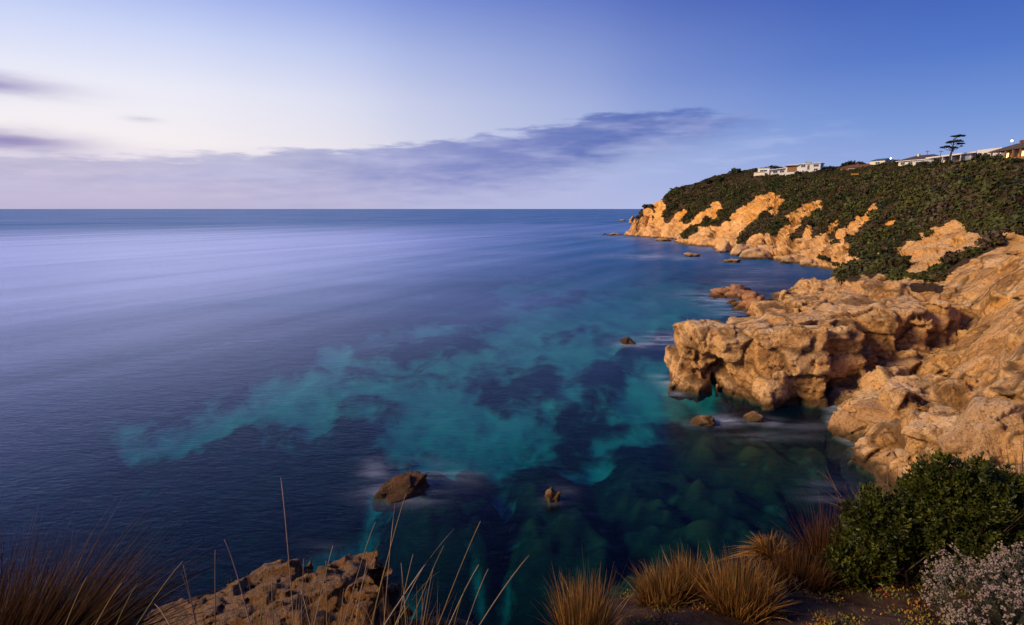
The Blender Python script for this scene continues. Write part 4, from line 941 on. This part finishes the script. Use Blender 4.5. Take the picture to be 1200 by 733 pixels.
# brown house at the right edge
t, L_, hz, g = house('timber_house', (1166, 243), (1232, 212), 12, 'timber house with dark sloping roof and lamplit amber verandah at the right edge')
z1 = hz(1168, 178.8, 242); m = MB(); m.prism([(-1.2, -2.5, z1), (L_, -2.5, z1), (L_, 11, z1), (-1.2, 11, z1)], [(-1.2, -2.5, z1 + .35), (L_, -2.5, z1 + .35), (L_ - 4, 4, z1 + 3.0), (5, 4, z1 + 3.0)]); m.build('roof', M['dkroof'], t)
part(t, 'wall', 'amber', (4.5, L_, .5, 10, g, z1 - .02)); part(t, 'deck', 'timber', (-.5, L_, -2.3, .49, g, z1 - 3.6))
for k in range(5): part(t, 'post', 'timber', (.2 + k * 4.3, .75 + k * 4.3, -2.2, -1.7, z1 - 3.59, z1 - .01))
for k in range(4): window(t, 5.2 + k * 4.4, 7.4 + k * 4.4, z1 - 2.9, z1 - .6, .5, 'litwin' if k % 2 == 0 else 'glass', 'timber')
part(t, 'chimney', 'redroof', (8, 9, 3, 4, z1 + 2.2, z1 + 4.0))

def street_lamp(px, py, D, label):
    q = P(px, py, D); zb = land_z(q[0], q[1]) - 1
    t = empty('street_lamp', (q[0], q[1], zb), label, 'street lamp', 'lit street lamps on the crest'); h = q[2] - zb
    m = MB(); m.tube([(0.9, 0, 0), (0.9, 0, h * .8), (.8, 0, h - .1), (0.3, 0, h + .25)], [.12, .09, .06, .05], 6); m.build('pole', M['grey'], t)
    hd = MB(); hd.box(-.35, .35, -.2, .2, .24 + h, .36 + h); hd.build('lamp_head', M['grey'], t)
    bm = bmesh.new(); bmesh.ops.create_icosphere(bm, subdivisions=2, radius=.42); me = bpy.data.meshes.new('bulb'); bm.to_mesh(me); bm.free()
    mm, N, o = mat_new('lamp_glow'); e = N.n.new('ShaderNodeEmission'); e.inputs[0].default_value = (1, .78, .38, 1); e.inputs[1].default_value = 7; N.l.new(e.outputs[0], o.inputs[0])
    b = link('bulb', me, mm, t, loc=(0, 0, h - .42))
street_lamp(1186, 164, 236, 'bright lit street lamp above the timber house at right')
street_lamp(1044, 185, 320, 'lit street lamp low on the crest beside the dark-roofed house')
def pole(px, py, D, label):
    q = P(px, py, D); zb = land_z(q[0], q[1]) - 1; h = q[2] - zb
    t = empty('utility_pole', (q[0], q[1], zb), label, 'utility pole'); m = MB(); m.tube([(0, 0, 0), (0, 0, h)], [.16, .12], 6); m.build('pole', M['twig'], t); m = MB(); m.box(-1.1, 1.1, -.08, .08, h - .6, h - .42); m.build('crossarm', M['twig'], t)
pole(1103, 176.5, 272, 'thin utility pole left of the pine')
pole(1087, 176.5, 300, 'thin utility pole above the dark-roofed house')
q = P(1001, 211.5, 318); q[2] = land_z(q[0], q[1]) + 1.6
t = empty('yellow_sign', tuple(q), 'small yellow panel standing in the scrub below the crest', 'sign')
m = MB(); m.box(-2.2, 2.2, -.05, .05, 0.6, 1.3); m.build('panel', M['yellow'], t); m = MB(); m.box(-1.9, -1.75, .06, .2, -2, 1.2); m.build('post', M['twig'], t); m = MB(); m.box(1.75, 1.9, .06, .2, -2, 1.2); m.build('post', M['twig'], t)

# ------------------------------------------------------------------ the bank the camera stands on
EX = [-12, -6, -2.5, -1.0, 0.2, 0.45, 0.8, 1.6, 2.6, 3.6, 4.6, 6, 9, 14]
EY = [2.6, 3.4, 3.2, 3.0, 3.0, 3.5, 4.35, 4.55, 4.9, 5.5, 6.0, 6.6, 9, 18]
def bank_h(x, y):
    x = np.asarray(x, np.float32); y = np.asarray(y, np.float32)
    p = np.stack([x, y, x * 0], -1)
    e = np.interp(x, EX, EY) + fbm(p, 1.6, 3, 110) * 0.18
    z = 20.4 - 0.39 * np.maximum(y, -1) - 0.15 * np.maximum(-x - 1.5, 0)
    o = np.maximum(y - e, 0)
    z = z - o * 1.4 - 6 * np.maximum(o - 0.4, 0)
    return z + fbm(p, 0.9, 4, 112) * 0.07 + pn(p, 0.16, 114) * 0.018 + sstep(o, 0.2, 2) * fbm(p, 2.2, 4, 116) * 0.5
def soil_mat():
    m, N, o = mat_new('dry_soil'); p = N.pos(); n = N.noise(p, 5, 7, .7); n2 = N.noise(p, 38, 5, .7); n3 = N.noise(p, 0.7, 4, .6)
    c = N.ramp(n, [(.3, (0.028, 0.016, 0.012, 1)), (.5, (0.075, 0.043, 0.032, 1)), (.68, (0.13, 0.08, 0.06, 1)), (.8, (0.07, 0.06, 0.025, 1))])
    c = N.mix(N.math('MULTIPLY', n2, .6), c, (0.03, 0.018, 0.012, 1))
    z = N.sep(p)[2]
    c = N.mix(N.math('SUBTRACT', 1.0, N.step(z, 14.5, 16.5)), c, N.ramp(n3, [(.3, (0.16, 0.085, 0.04, 1)), (.7, (0.30, 0.19, 0.10, 1))]))
    principled(N, o, c, .95, N.bump(N.math('ADD', n, N.math('MULTIPLY', n2, .5)), .9, .05), .1); return m
M['soil'] = soil_mat()
gx = np.concatenate([np.linspace(-12, -3, 40, endpoint=False), np.linspace(-3, 6.5, 240, endpoint=False), np.linspace(6.5, 14, 30)]); gy = np.concatenate([np.linspace(-8, 1, 25, endpoint=False), np.linspace(1, 8, 200, endpoint=False), np.linspace(8, 26, 40)])
X, Y = np.meshgrid(gx, gy); Z = np.maximum(bank_h(X, Y), -4)
link('clifftop_bank', mesh_np('clifftop_bank', np.stack([X, Y, Z], -1).reshape(-1, 3), grid_faces(*X.shape)), M['soil'], kind='structure')
def hit(px, py, d0=1.2, d1=16):
    D = np.linspace(d0, d1, 600); x, y, z = ray(px, py); t = D / y
    b = bank_h(x * t, D); k = np.argmax(CAMZ + z * t < b)
    q = np.array((x * t[k], D[k], b[k])); return q

def at_ground(px, D):
    x = S(px, 600) * D; return np.array((x, D, float(bank_h(np.array([x]), np.array([D]))[0])))
# rocky ledge below, left of centre
def ledge(g):
    c = P(330, 700, 7.6)
    d = sd_box(g, (c[0] - .1, 7.9, 14.80), (1.15, 1.1, 1.25), -0.15, .35, 0.25, -0.12)
    c2 = P(250, 735, 7.4); d = smin(d, sd_box(g, (c2[0] - .1, 7.6, 14.45), (1.5, 1.2, 1.2), 0.2, .4, 0.28, -0.1), .4)
    c3 = P(425, 712, 6.6); d = smin(d, sd_ell(g, (c3[0], 6.8, c3[2] - .62), (.5, .7, .75)), .25)
    c5 = P(470, 745, 6.6); d = smin(d, sd_ell(g, (c5[0], 6.8, c5[2] - .75), (.5, .7, .7)), .25)
    c4 = P(160, 760, 7.2); d = smin(d, sd_box(g, (c4[0] - .5, 7.2, 13.8), (1.6, 1.4, 1.3), 0.2, .4, .3, 0), .4)
    d = smin(d, sd_box(g, (-3.4, 6.6, 10.5), (3.0, 1.9, 4.6), 0.05, .6), .6)
    return rock_noise(g, d, 0.17, 0.8, 61, 0.9)
V, F = main_piece(*carve((-6.4, 4.6, 12.6), (0.2, 9.6, 17.0), 0.042, ledge))
link('rock_ledge', mesh_np('rock_ledge', V, F), M['ledge'], label='rough brown rock ledge behind the tall grass stalks at bottom left', cat='rock')

# ------------------------------------------------------------------ plants on the bank
def blades(n, h, spread, seed, lean=(0, 0), base=0.12, wid=0.005, droop=0.5, hv=0.3, upw=1.0):
    """curved tapering grass blades from a tuft; returns V, F, tone"""
    r = np.random.RandomState(seed); S_ = 5
    an = r.uniform(0, 2 * np.pi, n); rad = np.sqrt(r.uniform(0, 1, n)) * base
    root = np.stack([np.cos(an) * rad, np.sin(an) * rad, np.full(n, -0.03)], 1)
    clump = pn(np.stack([np.cos(an) * 2, np.sin(an) * 2, rad / base * 2 + seed], 1), 1.0, 2)
    out = np.stack([np.cos(an + clump * 1.6), np.sin(an + clump * 1.6)], 1) + r.normal(0, .45, (n, 2))
    tilt = np.abs(r.normal(0, spread, n)) * (0.35 + 0.65 * rad / base)
    d = np.stack([out[:, 0] * tilt + lean[0], out[:, 1] * tilt + lean[1], np.full(n, upw)], 1); d /= np.linalg.norm(d, axis=1)[:, None]
    Ln = h * np.clip(r.normal(1 - hv * .6, hv * .8, n), .25, 1.3)
    t = np.linspace(0, 1, S_ + 1)
    bend = np.abs(r.normal(0, droop, n)) * (0.3 + tilt)
    c = root[:, None] + d[:, None] * (Ln[:, None] * t)[..., None]
    c[..., 2] -= (bend * Ln)[:, None] * t ** 2.2 * .6
    c[..., :2] += (out * (bend * Ln)[:, None])[:, None] * (t ** 2)[None, :, None] * .45
    sd = np.cross(d, r.normal(size=(n, 3))); sd /= np.linalg.norm(sd, axis=1)[:, None]
    w = wid * r.uniform(.6, 1.3, n)[:, None] * np.maximum(1 - t ** 1.6, .06)[None]
    V = np.stack([c - sd[:, None] * w[..., None], c + sd[:, None] * w[..., None]], 2).reshape(-1, 3)
    b = (np.arange(n)[:, None] * (S_ + 1) + np.arange(S_)[None]).ravel() * 2
    F = np.stack([b, b + 1, b + 3, b + 2], 1)
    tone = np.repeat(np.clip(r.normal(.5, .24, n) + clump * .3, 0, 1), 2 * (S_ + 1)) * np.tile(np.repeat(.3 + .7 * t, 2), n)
    return V, F, tone
def tussock(px, py, h, spread, n, seed, label, lean=(0, 0), mat='tussock', base=.14, D=None, group='grass tussocks on the clifftop', wid=.0045, droop=.5):
    q = hit(px, py) if D is None else at_ground(px, D)
    t = empty('grass_tussock', tuple(q), label, 'grass', group)
    V, F, tone = blades(n, h, spread, seed, lean, base, wid, droop)
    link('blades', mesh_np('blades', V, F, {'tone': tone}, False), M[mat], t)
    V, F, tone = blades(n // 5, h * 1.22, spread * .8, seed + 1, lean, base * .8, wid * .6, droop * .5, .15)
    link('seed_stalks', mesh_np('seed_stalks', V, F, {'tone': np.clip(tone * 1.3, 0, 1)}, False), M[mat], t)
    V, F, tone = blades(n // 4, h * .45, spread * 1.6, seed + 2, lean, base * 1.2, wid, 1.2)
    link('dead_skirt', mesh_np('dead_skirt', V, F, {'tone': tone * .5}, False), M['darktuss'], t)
tussock(684, 756, .45, .27, 1100, 500, 'upright orange-brown grass tussock standing alone at bottom centre')
tussock(868, 716, .38, .38, 2000, 510, 'large orange-brown grass tussock, widest of the row at bottom right', base=.2)
tussock(776, 710, .30, .42, 1000, 520, 'small leaning grass tussock at the left end of the row', lean=(-.15, 0))
tussock(808, 700, .35, .34, 1000, 530, 'grass tussock between the small leaning one and the widest one')
tussock(935, 690, .36, .42, 1100, 540, 'brown grass tussock against the left side of the green bush', mat='darktuss', base=.2)
tussock(975, 672, .62, .36, 800, 545, 'taller dry grass rising behind the left side of the bush', mat='darktuss', base=.2)
tussock(-45, 775, .95, .7, 2600, 550, 'big dark brown grass tussock sweeping right at the bottom left corner', lean=(.62, .1), mat='darktuss', D=3.0, base=.32, wid=.005, droop=.35)
tussock(585, 770, .36, .5, 400, 560, 'low dry grass tuft barely showing at the bottom edge', base=.1)
tussock(1200, 585, 1.15, .5, 900, 570, 'dark dry grass at the right edge above the bush', mat='darktuss', D=6.4, lean=(-.30, 0), base=.25)

# tall stalks in front of the ledge: each stalk a part
def stalks(name, label, segs, D, seed):
    rr = random.Random(seed)
    cx = sum(s[0] for s in segs) / len(segs); q = hit(cx, 860, .8)
    t = empty(name, tuple(q), label, 'grass', 'tall grass stalks at the bottom left')
    for (x0, y0, x1, y1, w) in segs:
        k = (860 - y0) / max(y0 - y1, 1); xb = x0 + (x0 - x1) * min(k, 1.3) * .55
        b = hit(xb, 850, .8) - q; tp = P(x1, y1, D + rr.uniform(-.25, .45)) - q; mid = P((x0 + x1) / 2, (y0 + y1) / 2, D + rr.uniform(-.1, .2)) - q
        b[2] -= .05
        P0, P2 = Vector(b), Vector(tp); P1 = 2 * Vector(mid) - .5 * (P0 + P2); P1 = P1.lerp((P0 + P2) / 2, .55)
        m = MB(); ps = [P0 * (1 - u) ** 2 + P1 * 2 * u * (1 - u) + P2 * u * u for u in [i / 9 for i in range(10)]]
        m.tube(ps, [w * (1 - .62 * i / 9) for i in range(10)], 5)
        o = m.build('stalk', M['stalk'], t, True)
        a = o.data.attributes.new('tone', 'FLOAT', 'POINT'); v = rr.random(); a.data.foreach_set('value', np.full(len(o.data.vertices), v, np.float32))
w = .0032
stalks('spear_grass', 'pale crossing grass stalks in front of the ledge near bottom centre', [(503, 733, 563, 611, w), (535, 733, 572, 667, w), (543, 731, 620, 651, .006), (512, 733, 561, 662, .0045), (440, 706, 532, 620, .004), (445, 690, 515, 670, .004), (486, 733, 500, 690, w), (448, 733, 498, 662, w), (470, 733, 520, 640, .0038), (460, 733, 484, 650, w), (490, 733, 508, 665, w), (430, 733, 450, 668, w), (478, 733, 470, 660, w), (522, 733, 545, 690, w)], 2.5, 1)
stalks('spear_grass', 'thin upright grass stalks in front of the middle of the ledge', [(405, 683, 445, 635, w), (383, 709, 382, 658, w), (343, 650, 329, 560, .0028), (400, 690, 440, 612, .0028), (435, 690, 476, 578, .0028), (450, 660, 463, 590, .0026), (352, 733, 356, 655, .004), (362, 733, 390, 640, w), (320, 733, 318, 660, w), (300, 733, 322, 690, w), (410, 733, 430, 660, w), (395, 733, 403, 690, w), (372, 733, 352, 690, w)], 2.4, 2)
stalks('spear_grass', 'sparse pale grass stalks at the left end of the ledge', [(297, 687, 263, 633, .0042), (252, 733, 252, 645, .0038), (235, 733, 215, 663, .0042), (240, 733, 213, 672, w), (221, 727, 181, 708, w), (139, 733, 214, 658, w), (62, 733, 102, 676, .0038), (91, 733, 143, 683, w), (118, 733, 161, 684, w), (300, 720, 316, 660, w)], 2.4, 3)
# low dry grass below the stalks
tussock(330, 835, .55, .45, 420, 580, 'short dry grass among the stalks in front of the ledge', base=.35, wid=.003)
tussock(455, 830, .5, .45, 420, 585, 'short dry grass under the crossing stalks', base=.35, wid=.003)

def leaves(c, dirs, size, r, asp=.45):
    """diamond leaves, folded along the midrib"""
    n = len(c); d = dirs / np.linalg.norm(dirs, axis=1)[:, None]
    s = np.cross(d, r.normal(size=(n, 3))); s /= np.linalg.norm(s, axis=1)[:, None]; up = np.cross(s, d)
    L_ = size * r.uniform(.65, 1.25, n)[:, None]
    V = np.stack([c, c + d * L_ * .5 + s * L_ * asp * .5 + up * L_ * .08, c + d * L_, c + d * L_ * .5 - s * L_ * asp * .5 + up * L_ * .08], 1).reshape(-1, 3)
    b = np.arange(n)[:, None] * 4
    F = np.concatenate([b + [0, 1, 2], b + [0, 2, 3]])
    return V, F
def bush():
    r = np.random.RandomState(9); q = hit(1085, 690)
    t = empty('green_bush', tuple(q), 'dense dark green leafy bush on the bank at bottom right', 'bush')
    sc = q[1] / .92 / FPX
    lobes = []
    for px, py, rx, rz_ in [(1130, 612, 62, 62), (1070, 630, 58, 55), (1015, 650, 42, 45), (1180, 625, 52, 60), (1120, 575, 45, 38), (1030, 615, 35, 40), (1165, 580, 38, 34), (1092, 598, 42, 42), (1205, 660, 45, 50), (990, 670, 28, 26)]:
        lobes.append((np.array(P(px, py, q[1] + r.uniform(-.1, .45))) - q, rx * sc, rz_ * sc))
    cs, ds = [], []
    for c, rx, rz_ in lobes:
        n = int(430 * rx * rz_ / .2) + 60
        d = r.normal(size=(n, 3)); d /= np.linalg.norm(d, axis=1)[:, None]
        tip = c + d * np.array([rx, rx * .85, rz_]) * (r.uniform(.55, 1.08, n) * (0.9 + .25 * pn(d * 3 + rx * 9, 1, 7)))[:, None]
        cs.append(tip); ds.append(d + np.array([0, 0, .5]))
        u = d[d[:, 2] > 0.15][:26]; L0 = r.uniform(0.95, 1.2, (len(u), 1))
        for f_ in (1.0, 0.94, 0.88): cs.append(c + u * np.array([rx, rx * .85, rz_]) * np.maximum(L0 * f_, .8)); ds.append(u + np.array([0, 0, .9]))
    tips = np.concatenate(cs); dd = np.concatenate(ds); k = tips[:, 2] > -.1; tips, dd = tips[k], dd[k]
    m = 13; C_ = np.repeat(tips, m, 0) + r.normal(0, .018, (len(tips) * m, 3)); Dr = np.repeat(dd, m, 0) * .7 + r.normal(0, .75, (len(tips) * m, 3))
    V, F = leaves(C_, Dr, .042 * np.repeat(r.uniform(.6, 1.3, len(tips)), m)[:, None], r, .5)
    tone = np.repeat(np.clip(np.repeat(r.normal(.42, .2, len(tips)), m) + r.normal(0, .12, len(C_)), 0, 1), 4)
    link('foliage', mesh_np('foliage', V, F, {'tone': tone}, False), M['bushleaf'], t)
    mb = MB(); root = Vector((0.1, .15, -.1))
    for i in range(0, len(tips), max(1, len(tips) // 130)):
        e = Vector(tips[i]); md = root.lerp(e, .5) + Vector(r.normal(0, .06, 3)); mb.tube([root + Vector((r.normal(0, .2), r.normal(0, .1), 0)), md, e], [.012, .008, .003], 4)
    mb.build('branches', M['twig'], t)
bush()
def dry_shrub(px, py, D, h, n, seed, label, spread=.7, name='dry_shrub', lean=0):
    rr = random.Random(seed); q = hit(px, py) if D is None else at_ground(px, D)
    t = empty(name, tuple(q), label, 'shrub', 'leafless dry shrubs on the bank'); m = MB(); tw = MB()
    for i in range(n):
        a = rr.uniform(0, 6.28); s = abs(rr.gauss(0, spread)); d = Vector((math.cos(a) * s + lean, math.sin(a) * s, 1)).normalized(); Ln = h * rr.uniform(.5, 1.1)
        p0 = Vector((rr.gauss(0, .05), rr.gauss(0, .05), -.15)); p1 = p0 + d * Ln * .5 + Vector((rr.gauss(0, .04), rr.gauss(0, .04), 0)); p2 = p0 + d * Ln + Vector((rr.gauss(0, .09), rr.gauss(0, .09), 0)) * h
        m.tube([p0, p1, p2], [.008, .005, .002], 4)
        for k in range(6):
            u = rr.uniform(.35, .95); b = p0.lerp(p1, u * 2) if u < .5 else p1.lerp(p2, u * 2 - 1); e = b + (d + Vector((rr.gauss(0, .6), rr.gauss(0, .6), rr.gauss(0, .4)))).normalized() * h * rr.uniform(.12, .32)
            tw.tube([b, b.lerp(e, .5) + Vector((rr.gauss(0, .01), 0, rr.gauss(0, .01))), e], [.004, .003, .0012], 3)
    m.add(tw.v, tw.f); m.build('stems', M['twig'], t)
dry_shrub(1050, 575, 5.9, 1.1, 40, 1, 'grey leafless twiggy shrub behind the top of the green bush')
dry_shrub(1180, 585, 6.3, 1.0, 34, 2, 'dark twiggy dead shrub at the right edge above the bush', 1.0)
dry_shrub(935, 702, None, .28, 14, 3, 'small dead twigs between the tussocks and the green bush', .9)
dry_shrub(1105, 668, None, .55, 12, 4, 'dead twigs poking through the front of the green bush', .6)
def flower_shrub():
    r = np.random.RandomState(12); q = hit(1185, 745)
    t = empty('flowering_shrub', tuple(q), 'grey shrub thick with small pale pinkish flower heads in the bottom right corner', 'shrub')
    n = 1500; d = r.normal(size=(n, 3)); d[:, 2] = np.abs(d[:, 2]); d /= np.linalg.norm(d, axis=1)[:, None]
    R = np.array([.56, .55, .62]); c0 = np.array([.10, .1, -.05])
    lob = (.92 + .30 * pn(d * 2.2, 1, 5)) * r.uniform(.84, 1.05, n)
    keep = pn(d * 6, 1, 8) + r.normal(0, .2, n) > -.28; d = d[keep]; lob = lob[keep]; n = len(d)
    tips = c0 + d * R * lob[:, None]
    bm = bmesh.new(); bmesh.ops.create_icosphere(bm, subdivisions=1, radius=1.0); iv = np.array([v.co for v in bm.verts]); jf = np.array([[v.index for v in f.verts] for f in bm.faces]); bm.free()
    Vs, Fs, Ts = [], [], []; off = 0
    m = 4; C_ = np.repeat(tips, m, 0) + r.normal(0, .008, (n * m, 3)); sz = r.uniform(.005, .0095, n * m)
    V = C_[:, None] + iv[None] * sz[:, None, None] * r.uniform(.8, 1.2, (n * m, len(iv), 1)); F = (np.arange(n * m) * len(iv))[:, None, None] + jf[None]
    tone = np.repeat(np.clip(np.repeat(r.normal(.5, .25, n), m), 0, 1), len(iv))
    link('flower_heads', mesh_np('flower_heads', V.reshape(-1, 3), F.reshape(-1, 3), {'tone': tone}), M['flower'], t)
    C_ = c0 + np.repeat(d * R * (lob * .9)[:, None], 5, 0) + r.normal(0, .025, (n * 5, 3)); V, F = leaves(C_, np.repeat(d, 5, 0) + r.normal(0, .7, (n * 5, 3)), .03, r, .28)
    link('foliage', mesh_np('foliage', V, F, {'tone': np.repeat(r.uniform(0, 1, n * 5), 4)}, False), M['greyleaf'], t)
    mb = MB()
    for i in range(0, n, 12): mb.tube([Vector((.1, .1, -.1)), Vector(c0 + d[i] * R * .5) + Vector((0, 0, .03)), Vector(tips[i])], [.006, .004, .002], 4)
    mb.build('stems', M['greyleaf'], t)
flower_shrub()
def groundcover():
    r = np.random.RandomState(14); cs, ds, tn = [], [], []
    for i in range(420):
        px = r.uniform(735, 1130); py = r.uniform(688, 745); q = hit(px, py)
        if pn(np.array([[q[0], q[1], 0]]), .35, 3)[0] < -.02: continue
        k = r.randint(10, 26); cs.append(q + np.column_stack([r.normal(0, .035, (k, 2)), r.uniform(-.005, .012, k)])); ds.append(np.column_stack([r.normal(0, .6, (k, 2)), r.uniform(.4, 1.2, k)])); tn.append(np.full(k, np.clip(r.choice([.1, .25, .3, .55, .75, .95]) + r.normal(0, .06), 0, 1)))
    V, F = leaves(np.concatenate(cs), np.concatenate(ds), .026, r, .42)
    link('ground_cover', mesh_np('ground_cover', V, F, {'tone': np.repeat(np.concatenate(tn), 4)}, False), M['succulent'], label='low green, yellow and red succulents creeping over the soil', cat='ground cover', kind='stuff')
groundcover()
q = at_ground(911, 4.95); q[2] += .24
t = empty('rusty_shrub', tuple(q), 'small rust-brown dead shrub on the edge left of the green bush', 'shrub')
V, F, tone = blades(1100, .20, 1.3, 905, (0, 0), .10, .006, .8, .3, .8); link('dead_leaves', mesh_np('dead_leaves', V, F, {'tone': tone}, False), M['tussock'], t)
m = MB()
for k in range(9): m.tube([(0, 0, -.4), (math.cos(k) * .03, math.sin(k * 2) * .03, .05), (math.cos(k) * .1, math.sin(k * 2) * .1, .14)], [.02, .012, .004], 4)
m.build('stems', M['twig'], t)
q = hit(655, 745)
o = link('edge_rock', boulder_mesh(701, (.13, .12, .12), 4, .15), M['ledge'], label='pale rock beside the lone tussock at bottom centre', cat='rock', loc=tuple(q + np.array([0, 0, .05])))
